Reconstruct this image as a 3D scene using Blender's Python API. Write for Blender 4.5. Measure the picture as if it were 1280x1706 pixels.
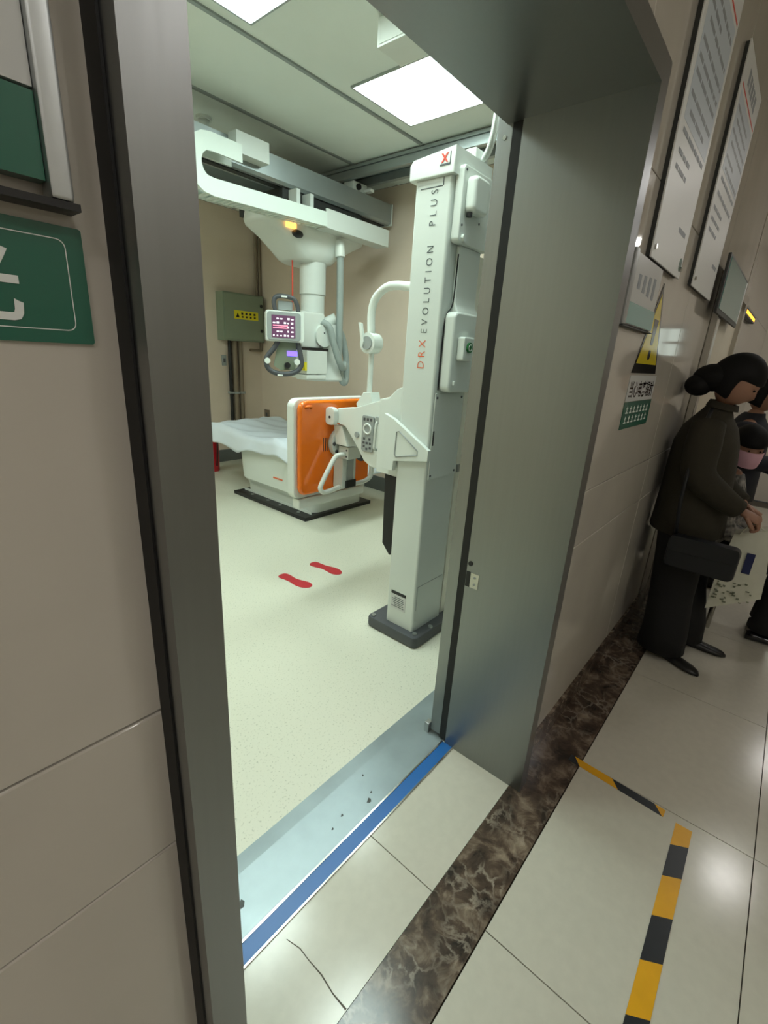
import bpy, bmesh, math, random
from mathutils import Vector, Matrix
random.seed(7)
for o in list(bpy.data.objects): bpy.data.objects.remove(o, do_unlink=True)
S = bpy.context.scene
COL = S.collection
# ------------------------------------------------------------------ camera
cam_d = bpy.data.cameras.new('camera'); cam = bpy.data.objects.new('camera', cam_d); COL.objects.link(cam)
cam_d.sensor_fit = 'HORIZONTAL'; cam_d.sensor_width = 36.0; cam_d.lens = 776.37/1280*36.0
cam_d.clip_start = 0.02; cam_d.clip_end = 100
R = ((0.65231249, -0.75568256, 0.05858561), (-0.20537346, -0.25062447, -0.94604921), (0.72959589, 0.60508779, -0.31868262))
m = Matrix.Identity(4)
for i in range(3):
    m[i][0] = R[0][i]; m[i][1] = -R[1][i]; m[i][2] = -R[2][i]
m[0][3], m[1][3], m[2][3] = 0.0, 0.0, 1.5
cam.matrix_world = m
S.camera = cam
# ------------------------------------------------------------------ world, exposure
w = bpy.data.worlds.new('world'); S.world = w; w.use_nodes = True
w.node_tree.nodes['Background'].inputs[0].default_value = (0.5, 0.55, 0.55, 1)
w.node_tree.nodes['Background'].inputs[1].default_value = 0.02
S.view_settings.view_transform = 'Standard'; S.view_settings.look = 'None'
S.view_settings.gamma = 1; S.view_settings.use_curve_mapping = False
S.view_settings.exposure = 0.9
ROOM_LIGHT = 12.0       # radiance of the LED ceiling panels in the x-ray room
CORR_LIGHT = 18.5        # radiance of the corridor downlights

# ------------------------------------------------------------------ materials
MATS = {}
def srgb(r, g, b):
    f = lambda c: (c/255/12.92) if c/255 <= 0.04045 else ((c/255+0.055)/1.055)**2.4
    return (f(r), f(g), f(b), 1)
def mat(name, rgb, rough=0.5, metal=0.0, var=0.0, scale=8.0, stretch=None, bump=0.0, bscale=None, emit=None, estr=0.0,
        coat=0.0, spec=0.5, rvar=0.0, rgb2=None, trans=0.0, detail=3.0, ior=None):
    mm = bpy.data.materials.new(name); mm.use_nodes = True
    nt = mm.node_tree; b = nt.nodes['Principled BSDF']
    col = srgb(*rgb)
    b.inputs['Base Color'].default_value = col
    b.inputs['Roughness'].default_value = rough; b.inputs['Metallic'].default_value = metal
    b.inputs['Specular IOR Level'].default_value = spec
    b.inputs['Coat Weight'].default_value = coat; b.inputs['Coat Roughness'].default_value = 0.05
    if ior: b.inputs['IOR'].default_value = ior
    if trans: b.inputs['Transmission Weight'].default_value = trans
    if emit:
        b.inputs['Emission Color'].default_value = srgb(*emit); b.inputs['Emission Strength'].default_value = estr
    if var or bump or rvar or rgb2:
        tc = nt.nodes.new('ShaderNodeTexCoord'); mp = nt.nodes.new('ShaderNodeMapping')
        geo = nt.nodes.new('ShaderNodeNewGeometry')
        nt.links.new(geo.outputs['Position'], mp.inputs['Vector'])
        if stretch: mp.inputs['Scale'].default_value = stretch
        n = nt.nodes.new('ShaderNodeTexNoise'); n.inputs['Scale'].default_value = scale; n.inputs['Detail'].default_value = detail
        nt.links.new(mp.outputs[0], n.inputs['Vector'])
        if var or rgb2:
            r = nt.nodes.new('ShaderNodeValToRGB')
            r.color_ramp.elements[0].position = 0.3; r.color_ramp.elements[1].position = 0.7
            c2 = srgb(*rgb2) if rgb2 else tuple(min(1, c*(1+var)) for c in col[:3])+(1,)
            c1 = col if rgb2 else tuple(c*(1-var) for c in col[:3])+(1,)
            r.color_ramp.elements[0].color = c1; r.color_ramp.elements[1].color = c2
            nt.links.new(n.outputs['Fac'], r.inputs[0]); nt.links.new(r.outputs[0], b.inputs['Base Color'])
        if rvar:
            mr = nt.nodes.new('ShaderNodeMapRange'); mr.inputs['To Min'].default_value = max(0, rough-rvar); mr.inputs['To Max'].default_value = rough+rvar
            nt.links.new(n.outputs['Fac'], mr.inputs['Value']); nt.links.new(mr.outputs[0], b.inputs['Roughness'])
        if bump:
            bp = nt.nodes.new('ShaderNodeBump'); bp.inputs['Strength'].default_value = bump; bp.inputs['Distance'].default_value = 0.01
            nn = n
            if bscale:
                nn = nt.nodes.new('ShaderNodeTexNoise'); nn.inputs['Scale'].default_value = bscale; nn.inputs['Detail'].default_value = 3
                nt.links.new(mp.outputs[0], nn.inputs['Vector'])
            nt.links.new(nn.outputs['Fac'], bp.inputs['Height']); nt.links.new(bp.outputs[0], b.inputs['Normal'])
    MATS[name] = mm
    return mm
def marble(name):
    mm = bpy.data.materials.new(name); mm.use_nodes = True
    nt = mm.node_tree; b = nt.nodes['Principled BSDF']; b.inputs['Roughness'].default_value = 0.18
    N = lambda k: nt.nodes.new(k)
    geo = N('ShaderNodeNewGeometry')
    n1 = N('ShaderNodeTexNoise'); n1.inputs['Scale'].default_value = 13; n1.inputs['Detail'].default_value = 9; n1.inputs['Roughness'].default_value = 0.62; n1.inputs['Distortion'].default_value = 0.5
    nt.links.new(geo.outputs['Position'], n1.inputs['Vector'])
    r1 = N('ShaderNodeValToRGB'); e = r1.color_ramp.elements
    e[0].position = 0.36; e[0].color = srgb(48, 41, 36); e[1].position = 0.72; e[1].color = srgb(150, 134, 116)
    x = e.new(0.52); x.color = srgb(84, 70, 59)
    nt.links.new(n1.outputs['Fac'], r1.inputs[0])
    mix = N('ShaderNodeMixRGB'); mix.blend_type = 'ADD'; mix.inputs[0].default_value = 0.10
    nt.links.new(geo.outputs['Position'], mix.inputs[1]); nt.links.new(n1.outputs['Color'], mix.inputs[2])
    v = N('ShaderNodeTexVoronoi'); v.feature = 'DISTANCE_TO_EDGE'; v.inputs['Scale'].default_value = 17
    nt.links.new(mix.outputs[0], v.inputs['Vector'])
    r2 = N('ShaderNodeValToRGB'); r2.color_ramp.elements[0].position = 0.0; r2.color_ramp.elements[0].color = (0.75, 0.75, 0.75, 1)
    r2.color_ramp.elements[1].position = 0.11; r2.color_ramp.elements[1].color = (0, 0, 0, 1)
    nt.links.new(v.outputs['Distance'], r2.inputs[0])
    n2 = N('ShaderNodeTexNoise'); n2.inputs['Scale'].default_value = 7; n2.inputs['Detail'].default_value = 4; nt.links.new(geo.outputs['Position'], n2.inputs['Vector'])
    r3 = N('ShaderNodeValToRGB'); r3.color_ramp.elements[0].position = 0.42; r3.color_ramp.elements[1].position = 0.72; nt.links.new(n2.outputs['Fac'], r3.inputs[0])
    mu = N('ShaderNodeMath'); mu.operation = 'MULTIPLY'; nt.links.new(r2.outputs[0], mu.inputs[0]); nt.links.new(r3.outputs[0], mu.inputs[1])
    mx = N('ShaderNodeMixRGB'); nt.links.new(mu.outputs[0], mx.inputs[0]); nt.links.new(r1.outputs[0], mx.inputs[1]); mx.inputs[2].default_value = srgb(176, 164, 148)
    nt.links.new(mx.outputs[0], b.inputs['Base Color'])
    MATS[name] = mm
def speckle(name, base, dark, scale, rough, thr=0.66, mott=0.05):
    mm = bpy.data.materials.new(name); mm.use_nodes = True
    nt = mm.node_tree; b = nt.nodes['Principled BSDF']; b.inputs['Roughness'].default_value = rough
    geo = nt.nodes.new('ShaderNodeNewGeometry')
    n = nt.nodes.new('ShaderNodeTexNoise'); n.inputs['Scale'].default_value = scale; n.inputs['Detail'].default_value = 2
    nt.links.new(geo.outputs['Position'], n.inputs['Vector'])
    r = nt.nodes.new('ShaderNodeValToRGB'); r.color_ramp.elements[0].position = thr-0.06; r.color_ramp.elements[1].position = thr+0.05
    r.color_ramp.elements[0].color = srgb(*base); r.color_ramp.elements[1].color = srgb(*dark)
    nt.links.new(n.outputs['Fac'], r.inputs[0])
    n2 = nt.nodes.new('ShaderNodeTexNoise'); n2.inputs['Scale'].default_value = 2.5; n2.inputs['Detail'].default_value = 4
    nt.links.new(geo.outputs['Position'], n2.inputs['Vector'])
    mr = nt.nodes.new('ShaderNodeMapRange'); mr.inputs['To Min'].default_value = 1-mott; mr.inputs['To Max'].default_value = 1.0
    nt.links.new(n2.outputs['Fac'], mr.inputs['Value'])
    mx = nt.nodes.new('ShaderNodeMixRGB'); mx.blend_type = 'MULTIPLY'; mx.inputs[0].default_value = 1
    nt.links.new(r.outputs[0], mx.inputs[1]); nt.links.new(mr.outputs[0], mx.inputs[2]); nt.links.new(mx.outputs[0], b.inputs['Base Color'])
    MATS[name] = mm

mat('wall_tile', (190, 184, 173), 0.07, var=0.05, scale=3.5, coat=0.0, spec=0.55)
mat('grout', (120, 112, 102), 0.8)
mat('floor_tile', (198, 194, 180), 0.17, var=0.03, scale=30, spec=0.5)
mat('joint', (90, 84, 74), 0.8)
marble('marble')
speckle('vinyl', (216, 215, 198), (180, 180, 162), 120, 0.35)
mat('steel', (142, 144, 144), 0.36, 1.0, var=0.02, scale=4, stretch=(30, 30, 1), rvar=0.04)
mat('steel_bright', (190, 188, 182), 0.2, 1.0, rvar=0.05, scale=8, stretch=(1, 1, 30))
mat('sill_steel', (150, 162, 166), 0.38, 0.5, var=0.10, scale=7, rvar=0.12, detail=6)
mat('blue_strip', (34, 100, 170), 0.35)
mat('black_rubber', (14, 14, 15), 0.6)
mat('shell', (216, 200, 182), 0.8, var=0.02, scale=5)
mat('plaster', (226, 220, 208), 0.85)
mat('ceil', (226, 234, 228), 0.55, var=0.02, scale=3)
mat('tbar', (150, 158, 156), 0.4, 0.3)
mat('room_skirt', (104, 108, 106), 0.5)
mat('lamp_panel', (255, 255, 255), 0.5, emit=(234, 255, 247), estr=ROOM_LIGHT)
mat('corr_lamp', (255, 255, 255), 0.5, emit=(255, 252, 248), estr=CORR_LIGHT)
mat('white_pl', (214, 220, 214), 0.32, var=0.015, scale=4)
mat('white_metal', (206, 212, 206), 0.4, var=0.015, scale=4)
mat('grey_pl', (150, 156, 154), 0.4)
mat('dark_pl', (72, 74, 78), 0.45)
mat('black_pl', (18, 18, 20), 0.4)
mat('orange', (238, 116, 22), 0.16, coat=0.4)
mat('orange_ink', (226, 104, 60), 0.5)
mat('ink', (70, 78, 80), 0.5)
mat('red_ink', (216, 70, 50), 0.5)
mat('alu', (178, 182, 182), 0.35, 0.9, var=0.03, scale=5)
mat('rail_alu', (160, 168, 168), 0.4, 0.7, var=0.03, scale=5)
mat('chain_white', (212, 222, 214), 0.45)
mat('dark_gap', (40, 42, 40), 0.7)
mat('amber_glow', (255, 170, 60), 0.4, emit=(255, 176, 70), estr=2.2)
mat('screen', (60, 40, 56), 0.2, emit=(92, 60, 86), estr=0.55)
mat('screen_key', (240, 236, 240), 0.3, emit=(240, 230, 240), estr=0.6)
mat('screen_key_red', (230, 130, 150), 0.3, emit=(230, 130, 160), estr=0.5)
mat('blue_glow', (110, 90, 230), 0.3, emit=(120, 96, 255), estr=1.1)
mat('hose', (150, 160, 156), 0.5, bump=0.3, bscale=90, scale=20)
mat('cloth_sheet', (214, 222, 230), 0.9, var=0.03, scale=6)
mat('elec_box', (128, 138, 118), 0.5, var=0.03, scale=5)
mat('yellow_label', (222, 206, 34), 0.5)
mat('conduit', (132, 118, 100), 0.5, 0.2)
mat('red_sticker', (186, 40, 50), 0.5)
mat('red_paint', (190, 26, 40), 0.3, coat=0.3)
mat('green_button', (24, 110, 52), 0.3)
mat('green_panel', (22, 96, 76), 0.28, coat=0.3, var=0.03, scale=4)
mat('grey_panel', (196, 198, 196), 0.3)
mat('white_print', (222, 226, 222), 0.45)
mat('board_white', (232, 234, 232), 0.4)
mat('board_blue', (204, 214, 222), 0.4)
mat('board_dark', (56, 58, 56), 0.5)
mat('text_grey', (146, 152, 158), 0.5)
mat('teal_glass', (120, 168, 164), 0.08, spec=0.6)
mat('sign_yellow', (216, 196, 40), 0.15)
mat('sign_black', (32, 30, 28), 0.15)
mat('tape_yellow', (222, 162, 20), 0.35, var=0.05, scale=14)
mat('tape_black', (34, 38, 42), 0.35, var=0.1, scale=20)
mat('skin', (158, 118, 96), 0.55)
mat('hair', (14, 13, 13), 0.7, spec=0.25)
mat('coat', (46, 42, 30), 0.9, var=0.12, scale=9, bump=0.15, bscale=120)
mat('trouser', (13, 13, 14), 0.85)
mat('shoe', (16, 15, 15), 0.4)
mat('shoe_shiny', (30, 30, 32), 0.12)
mat('navy', (30, 34, 44), 0.8)
mat('patterned', (50, 52, 50), 0.85, rgb2=(150, 146, 138), scale=34, detail=1)
mat('pink_mask', (216, 170, 184), 0.8)
mat('leather', (16, 19, 24), 0.45)
mat('paper_bag', (214, 214, 196), 0.7, var=0.05, scale=12)
mat('bag_ink', (120, 126, 104), 0.7)
mat('bag_tag', (30, 40, 84), 0.6)
mat('orange_cloth', (206, 96, 60), 0.8)
mat('cream_door', (214, 204, 180), 0.4)
mat('led_amber', (255, 170, 30), 0.4, emit=(255, 170, 40), estr=2.0)
mat('window_glow', (230, 245, 236), 0.3, emit=(226, 244, 234), estr=0.6)
mat('white_door', (232, 230, 214), 0.35)

# ------------------------------------------------------------------ helpers
WL = {}
def wloc(o):
    return WL.get(o.name, Vector((0, 0, 0))) if o else Vector((0, 0, 0))
def setp(o, label=None, cat=None, group=None, kind=None):
    if label: o['label'] = label
    if cat: o['category'] = cat
    if group: o['group'] = group
    if kind: o['kind'] = kind
    return o
def link_mesh(name, me, m_, parent=None, smooth=False, loc=None):
    """me in world coordinates: re-origin to bbox centre"""
    if loc is None:
        c = Vector((0, 0, 0))
        if len(me.vertices):
            lo = Vector([min(v.co[i] for v in me.vertices) for i in range(3)]); hi = Vector([max(v.co[i] for v in me.vertices) for i in range(3)])
            c = (lo+hi)/2
            if parent is None: c.z = lo.z
        me.transform(Matrix.Translation(-c))
    else: c = Vector(loc)
    if m_ is not None and not me.materials: me.materials.append(MATS[m_])
    if smooth:
        for p in me.polygons: p.use_smooth = True
    o = bpy.data.objects.new(name, me); COL.objects.link(o)
    o.parent = parent; o.location = c-wloc(parent); WL[o.name] = c
    return o
def thing(name, loc, label=None, cat=None, group=None, kind=None, parent=None):
    o = bpy.data.objects.new(name, None); COL.objects.link(o); o.empty_display_size = 0.1
    o.parent = parent; o.location = Vector(loc)-wloc(parent); WL[o.name] = Vector(loc)
    return setp(o, label, cat, group, kind)
def bm_mesh(bm, name):
    bmesh.ops.recalc_face_normals(bm, faces=bm.faces)
    me = bpy.data.meshes.new(name); bm.to_mesh(me); bm.free(); return me
class G:
    """geometry collector, world coordinates"""
    def __init__(s): s.bm = bmesh.new()
    def box(s, lo, hi, bev=0.0, seg=2):
        t = bmesh.new(); bmesh.ops.create_cube(t, size=1)
        for v in t.verts: v.co = Vector([(lo[i]+hi[i])/2+v.co[i]*(hi[i]-lo[i]) for i in range(3)])
        if bev: bmesh.ops.bevel(t, geom=t.edges[:], offset=bev, segments=seg, affect='EDGES', profile=0.5)
        return s.add(t)
    def add(s, t, M=None):
        me = bpy.data.meshes.new('t'); t.to_mesh(me); t.free()
        if M is not None: me.transform(M)
        s.bm.from_mesh(me); bpy.data.meshes.remove(me); return s
    def poly(s, verts, faces):
        vs = [s.bm.verts.new(v) for v in verts]
        for f in faces:
            try: s.bm.faces.new([vs[i] for i in f])
            except ValueError: pass
        return s
    def loft(s, rings, cap=True, close=True):
        n = len(rings[0]); vs = [[s.bm.verts.new(p) for p in r] for r in rings]
        for a, b in zip(vs, vs[1:]):
            for i in range(n if close else n-1):
                j = (i+1) % n
                s.bm.faces.new((a[i], a[j], b[j], b[i]))
        if cap:
            s.bm.faces.new(vs[0][::-1]); s.bm.faces.new(vs[-1])
        return s
    def prism(s, pts, axis, a, b, bev=0.0, seg=2):
        """pts: 2D polygon in the two other axes (in xyz order), extruded on axis from a to b"""
        def P(p, t):
            l = list(p); l.insert('XYZ'.index(axis), t); return Vector(l)
        t = bmesh.new()
        va = [t.verts.new(P(p, a)) for p in pts]; vb = [t.verts.new(P(p, b)) for p in pts]
        t.faces.new(va[::-1]); t.faces.new(vb)
        for i in range(len(pts)):
            j = (i+1) % len(pts); t.faces.new((va[i], va[j], vb[j], vb[i]))
        bmesh.ops.recalc_face_normals(t, faces=t.faces)
        if bev:
            es = [e for e in t.edges if (e.verts[0] in va) == (e.verts[1] in va)] if bev > 0 else t.edges[:]
            bmesh.ops.bevel(t, geom=es, offset=abs(bev), segments=seg, affect='EDGES', profile=0.5)
        return s.add(t)
    def cyl(s, p, q, r, n=20, r2=None):
        p, q = Vector(p), Vector(q); d = q-p
        t = bmesh.new(); bmesh.ops.create_cone(t, cap_ends=True, segments=n, radius1=r, radius2=r if r2 is None else r2, depth=d.length)
        M = Matrix.Translation((p+q)/2) @ d.to_track_quat('Z', 'Y').to_matrix().to_4x4()
        return s.add(t, M)
    def tube(s, pts, r, n=10, cap=True, closed=False):
        pts = [Vector(p) for p in pts]; N = len(pts); rings = []
        up = None
        for i, p in enumerate(pts):
            if closed: d = pts[(i+1) % N]-pts[i-1]
            else: d = pts[min(i+1, N-1)]-pts[max(i-1, 0)]
            d.normalize()
            if up is None: up = d.orthogonal().normalized()
            else: up = (up-d*up.dot(d)).normalized()
            sd = d.cross(up); rr = r[i] if isinstance(r, (list, tuple)) else r
            rings.append([p+(up*math.cos(2*math.pi*k/n)+sd*math.sin(2*math.pi*k/n))*rr for k in range(n)])
        if closed: rings.append(rings[0]); cap = False
        return s.loft(rings, cap)
    def ball(s, c, r, sc=(1, 1, 1), n=16, rot=None):
        t = bmesh.new(); bmesh.ops.create_uvsphere(t, u_segments=n, v_segments=n*2//3, radius=1)
        M = Matrix.Translation(Vector(c)) @ (rot.to_4x4() if rot else Matrix.Identity(4)) @ Matrix.Diagonal((r*sc[0], r*sc[1], r*sc[2], 1))
        return s.add(t, M)
    def done(s, name, m_, parent=None, smooth=False, weld=False):
        if weld: bmesh.ops.remove_doubles(s.bm, verts=s.bm.verts, dist=1e-5)
        o = link_mesh(name, bm_mesh(s.bm, name), m_, parent, smooth)
        if smooth == 'auto':
            sharp(o.data)
            wm = o.modifiers.new('weighted_normal', 'WEIGHTED_NORMAL'); wm.keep_sharp = True; wm.weight = 90
        return o
def sharp(me, ang=0.7):
    for p in me.polygons: p.use_smooth = True
    bm = bmesh.new(); bm.from_mesh(me)
    for e in bm.edges:
        if len(e.link_faces) == 2 and e.calc_face_angle(0) > ang: e.smooth = False
    bm.to_mesh(me); bm.free()
def box(name, lo, hi, m_, parent=None, bev=0.0, seg=2):
    return G().box(lo, hi, bev, seg).done(name, m_, parent, 'auto' if bev else False)
def rrect(x0, x1, z0, z1, r, n=5):
    out = []
    for cx, cz, a0 in ((x1-r, z1-r, 0), (x0+r, z1-r, 90), (x0+r, z0+r, 180), (x1-r, z0+r, 270)):
        for k in range(n+1):
            a = math.radians(a0+90*k/n); out.append((cx+r*math.cos(a), cz+r*math.sin(a)))
    return out
def spline(pts, per=6):
    """Catmull-Rom through pts"""
    P = [Vector(p) for p in pts]; P = [P[0]*2-P[1]]+P+[P[-1]*2-P[-2]]; out = []
    for i in range(1, len(P)-2):
        for k in range(per):
            t = k/per; a, b, c, d = P[i-1], P[i], P[i+1], P[i+2]
            out.append(0.5*((2*b)+(c-a)*t+(2*a-5*b+4*c-d)*t*t+(3*b-a-3*c+d)*t**3))
    out.append(P[-2]); return out
def text(name, s, org, U, V, width, height, m_, parent, spacing=1.0, off=0.0, split=False):
    """lettering fitted into width x height, lower-left corner at org, along U, up V"""
    cu = bpy.data.curves.new('t', 'FONT'); cu.body = s; cu.space_character = spacing; cu.offset = off; cu.resolution_u = 3
    t = bpy.data.objects.new('t', cu); COL.objects.link(t)
    dg = bpy.context.evaluated_depsgraph_get()
    me = bpy.data.meshes.new_from_object(t.evaluated_get(dg)); bpy.data.objects.remove(t); 
    me.materials.clear()
    xs = [v.co.x for v in me.vertices]; ys = [v.co.y for v in me.vertices]
    if not xs: return None
    U, V = Vector(U), Vector(V); org = Vector(org)
    sx = width/(max(xs)-min(xs)); sy = height/(max(ys)-min(ys)); x0, y0 = min(xs), min(ys)
    for v in me.vertices: v.co = org+U*((v.co.x-x0)*sx)+V*((v.co.y-y0)*sy)
    me.name = name
    if not split: return link_mesh(name, me, m_, parent)
    bm = bmesh.new(); bm.from_mesh(me); bmesh.ops.remove_doubles(bm, verts=bm.verts, dist=1e-6); left = set(bm.verts)
    while left:                         # one object per letter
        st = [left.pop()]; isl = set(st)
        while st:
            for e in st.pop().link_edges:
                for v in e.verts:
                    if v in left: left.discard(v); isl.add(v); st.append(v)
        g = G(); ids = {v: i for i, v in enumerate(isl)}
        g.poly([v.co.copy() for v in ids], [[ids[v] for v in f.verts] for f in bm.faces if f.verts[0] in isl]).done('letter', m_, parent)
    bm.free()
def inst(name, src, loc, parent):
    """copy of a part sharing its mesh"""
    o = src.copy(); o.name = name; COL.objects.link(o); o.parent = parent; o.location = Vector(loc)-wloc(parent); WL[o.name] = Vector(loc); return o

# ================================================================== SETTING
YW = 0.455; YB = 0.735        # corridor face and room face of the door wall
XL, XR, ZH = 0.229, 1.37, 2.12   # door opening
RX0, RX1, RY1, RZ = -0.8, 4.0, 5.68, 3.05   # x-ray room
CX0, CX1, CY0, CZ = -2.2, 7.6, -2.0, 2.95   # corridor
# corridor floor: bed and tiles
fl = setp(box('floor', (CX0, CY0, -0.12), (CX1, 0.735, -0.012), 'joint'), 'cream polished tiled corridor floor outside the x-ray room', kind='structure')
xs = [0.892+0.79*k for k in range(-4, 9)]; ys = [0.281, -0.279, -1.07, -1.86]
g = 0.0016
for i in range(len(xs)-1):
    for j in range(len(ys)-1):
        box('floor_tile', (xs[i]+g, ys[j+1]+g, -0.012), (xs[i+1]-g, ys[j]-g, 0.0), 'floor_tile', fl)
txs = [-0.3, XL-0.02, 0.872, XR+0.02]
for a, b in zip(txs[1:], txs[2:]):
    box('floor_tile', (a+g, 0.447, -0.012), (b-g, 0.698, 0.0), 'floor_tile', fl)
setp(box('trim_1', (CX0, 0.2835, -0.012), (CX1, 0.4455, 0.0005), 'marble'), 'dark brown veined marble border strip in the corridor floor', kind='structure')
# wall between corridor and room, with tiles
def wall_piece(name, x0, x1, z0, z1, rows, cols, label):
    wb = setp(box(name, (x0, YW+0.012, z0), (x1, YB, z1), 'grout'), label, kind='structure')
    rows = [r for r in rows]; gg = 0.0013
    for za, zb in zip(rows, rows[1:]):
        for xa, xb in zip(cols, cols[1:]):
            box('wall_tile', (xa+gg, YW, za+gg), (xb-gg, YW+0.012, zb-gg), 'wall_tile', wb, bev=0.002, seg=1)
    return wb
rows = [0.10, 0.897, 1.103, 2.03, 2.95]
wl = wall_piece('wall_left', CX0, XL-0.01, 0.0, CZ, rows, [-2.2, -1.1, 0.215-0.9, 0.215], 'beige glossy tiled corridor wall left of the doorway')
wr = wall_piece('wall_right', XR+0.01, CX1, 0.0, CZ, rows, [1.39, 2.52, 3.22], 'beige glossy tiled corridor wall right of the doorway')
for za, zb in zip(rows, rows[1:]):
    if za >= 2.0: box('wall_tile', (3.2213, YW, za), (4.42, YW+0.012, zb), 'wall_tile', wr)
    for xa, xb in ((4.46, 5.5), (5.5, 6.55), (6.55, 7.6)):
        box('wall_tile', (xa+.0013, YW, za+.0013), (xb-.0013, YW+0.012, zb-.0013), 'wall_tile', wr)
wt = wall_piece('wall_over_door', XL-0.01, XR+0.01, ZH+0.01, RZ, [2.185, 2.95], [0.217, 1.388], 'beige tiled corridor wall above the doorway')
setp(box('baseboard_right', (XR+0.06, YW-0.012, 0), (CX1, YW+0.012, 0.10), 'marble'), 'dark brown marble skirting along the corridor wall right of the door', kind='structure')
setp(box('baseboard_left', (CX0, YW-0.012, 0), (XL-0.06, YW+0.012, 0.10), 'marble'), 'dark brown marble skirting along the corridor wall left of the door', kind='structure')
# rest of the corridor shell
setp(box('wall_opposite', (CX0, CY0-0.1, 0), (CX1, CY0, CZ), 'plaster'), 'plain pale wall on the opposite side of the corridor', kind='structure')
setp(box('wall_behind', (CX0-0.1, CY0, 0), (CX0, YB, CZ), 'plaster'), 'plain pale wall closing the corridor behind the viewer', kind='structure')
we = setp(box('wall_end', (CX1, CY0, 0), (CX1+0.1, YB, CZ), 'plaster'), 'pale wall at the far end of the corridor', kind='structure')
setp(box('ceiling_corridor', (CX0, CY0, CZ), (CX1, YW+0.02, CZ+0.08), 'plaster'), 'plain corridor ceiling', kind='structure')
wn = thing('window_1', (CX1-0.02, -0.62, 1.67), 'small bright window at the far end of the corridor', kind='structure')
box('pane', (CX1-0.015, -0.78, 1.72), (CX1-0.006, -0.45, 2.06), 'window_glow', wn)
gf = G(); gf.box((CX1-0.03, -0.45, 1.67), (CX1, -0.40, 2.11)).box((CX1-0.03, -0.83, 1.67), (CX1, -0.78, 2.11)).box((CX1-0.03, -0.78, 2.06), (CX1, -0.45, 2.11)).box((CX1-0.03, -0.78, 1.67), (CX1, -0.45, 1.72)).box((CX1-0.03, -0.63, 1.72), (CX1, -0.60, 2.06)).box((CX1-0.03, -0.60, 1.87), (CX1, -0.45, 1.90))
gf.done('window_frame', 'alu', wn)
# door further along the corridor
d2 = thing('door_2', (3.85, YW, 0), 'cream corridor door with polished steel frame beyond the waiting woman', kind='structure')
box('door_leaf', (3.32, YW-0.005, 0.0), (4.36, YW+0.012, 1.98), 'cream_door', d2, bev=0.003)
box('door_jamb', (3.235, YW-0.035, 0.0), (3.32, YW+0.012, 2.03), 'steel_bright', d2, bev=0.004)
box('door_jamb', (4.36, YW-0.035, 0.0), (4.44, YW+0.012, 2.03), 'steel_bright', d2, bev=0.004)
box('door_head', (3.32, YW-0.035, 1.98), (4.36, YW+0.012, 2.03), 'steel_bright', d2, bev=0.004)
# x-ray room shell
fr = setp(box('floor_room', (RX0, YB, -0.12), (RX1, RY1, 0.0), 'vinyl'), 'pale speckled vinyl floor of the x-ray room', kind='structure')
setp(box('wall_far', (RX0-0.1, RY1, 0), (RX1+0.1, RY1+0.1, RZ), 'shell'), 'beige painted far wall of the x-ray room', kind='structure')
setp(box('wall_room_right', (RX1, YB, 0), (RX1+0.1, RY1, RZ), 'shell'), 'beige painted right wall of the x-ray room', kind='structure')
setp(box('wall_room_left', (RX0-0.1, YB, 0), (RX0, RY1, RZ), 'shell'), 'beige painted left wall of the x-ray room', kind='structure')
setp(box('wall_room_front', (RX0, YB, 0), (XL-0.012, YB+0.006, RZ), 'shell'), 'beige room side of the door wall', kind='structure')
setp(box('baseboard_far', (RX0, RY1-0.015, 0), (RX1-0.015, RY1, 0.16), 'room_skirt'), 'dark grey skirting along the far wall', kind='structure')
setp(box('baseboard_room_right', (RX1-0.015, YB, 0), (RX1, RY1, 0.16), 'room_skirt'), 'dark grey skirting along the right wall of the x-ray room', kind='structure')
ce = setp(box('ceiling', (RX0, YB, RZ+0.012), (RX1, RY1, RZ+0.1), 'tbar'), 'pale panelled ceiling of the x-ray room', kind='structure')
LIGHTS = [(1.19, 1.955), (2.487, 1.937), (-0.11, 1.95), (0.30, 4.30), (1.19, 0.86)]
yb = [YB, 1.15, 1.90, 2.65, 3.40, 4.15, 4.90, RY1]
xb = [RX0, 1.10, 3.44, RX1]
for i in range(len(yb)-1):
    for k in range(len(xb)-1):
        box('ceiling_panel', (xb[k]+.004, yb[i]+.006, RZ), (xb[k+1]-.004, yb[i+1]-.006, RZ+0.012), 'ceil', ce, bev=0.003, seg=1)
for y in yb[1:-1]:
    box('ceiling_bar', (RX0, y-0.013, RZ-0.010), (3.36, y+0.013, RZ), 'tbar', ce)

# ---------------------------------------------------------------- door frame, sill, sliding door
d1 = thing('door_1', ((XL+XR)/2, 0.57, 0), 'brushed stainless steel door frame around the open doorway', kind='structure')
YF = 0.405; JT = 0.012
box('jamb_lining', (XR, YF, 0.0), (XR+JT, YB, ZH), 'steel', d1)
box('jamb_lining', (XL-JT, YF, 0.0), (XL, YB, ZH), 'steel', d1)
box('head_lining', (XL-JT, YF, ZH), (XR+JT, 0.785, ZH+JT), 'steel', d1)
box('architrave', (XR+JT, YF, 0.0), (XR+0.056, YW, ZH+0.055), 'steel', d1)
box('architrave', (0.177, YF, 0.0), (XL-JT, YW, ZH+0.055), 'steel', d1)
box('architrave', (XL-JT, YF, ZH+JT), (XR+JT, YW, ZH+0.055), 'steel', d1)
box('dark_edge_strip', (0.1745, YW-0.026, 0.0), (0.1768, YW, ZH+0.05), 'black_rubber', d1)  # dark strip down the left architrave where it meets the wall
sp = box('strike_plate', (XR-0.0025, 0.682, 0.728), (XR, 0.716, 0.786), 'steel_bright', d1, bev=0.001)
box('strike_slot', (XR-0.003, 0.716, 0.728), (XR, 0.733, 0.786), 'black_pl', d1)
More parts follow.
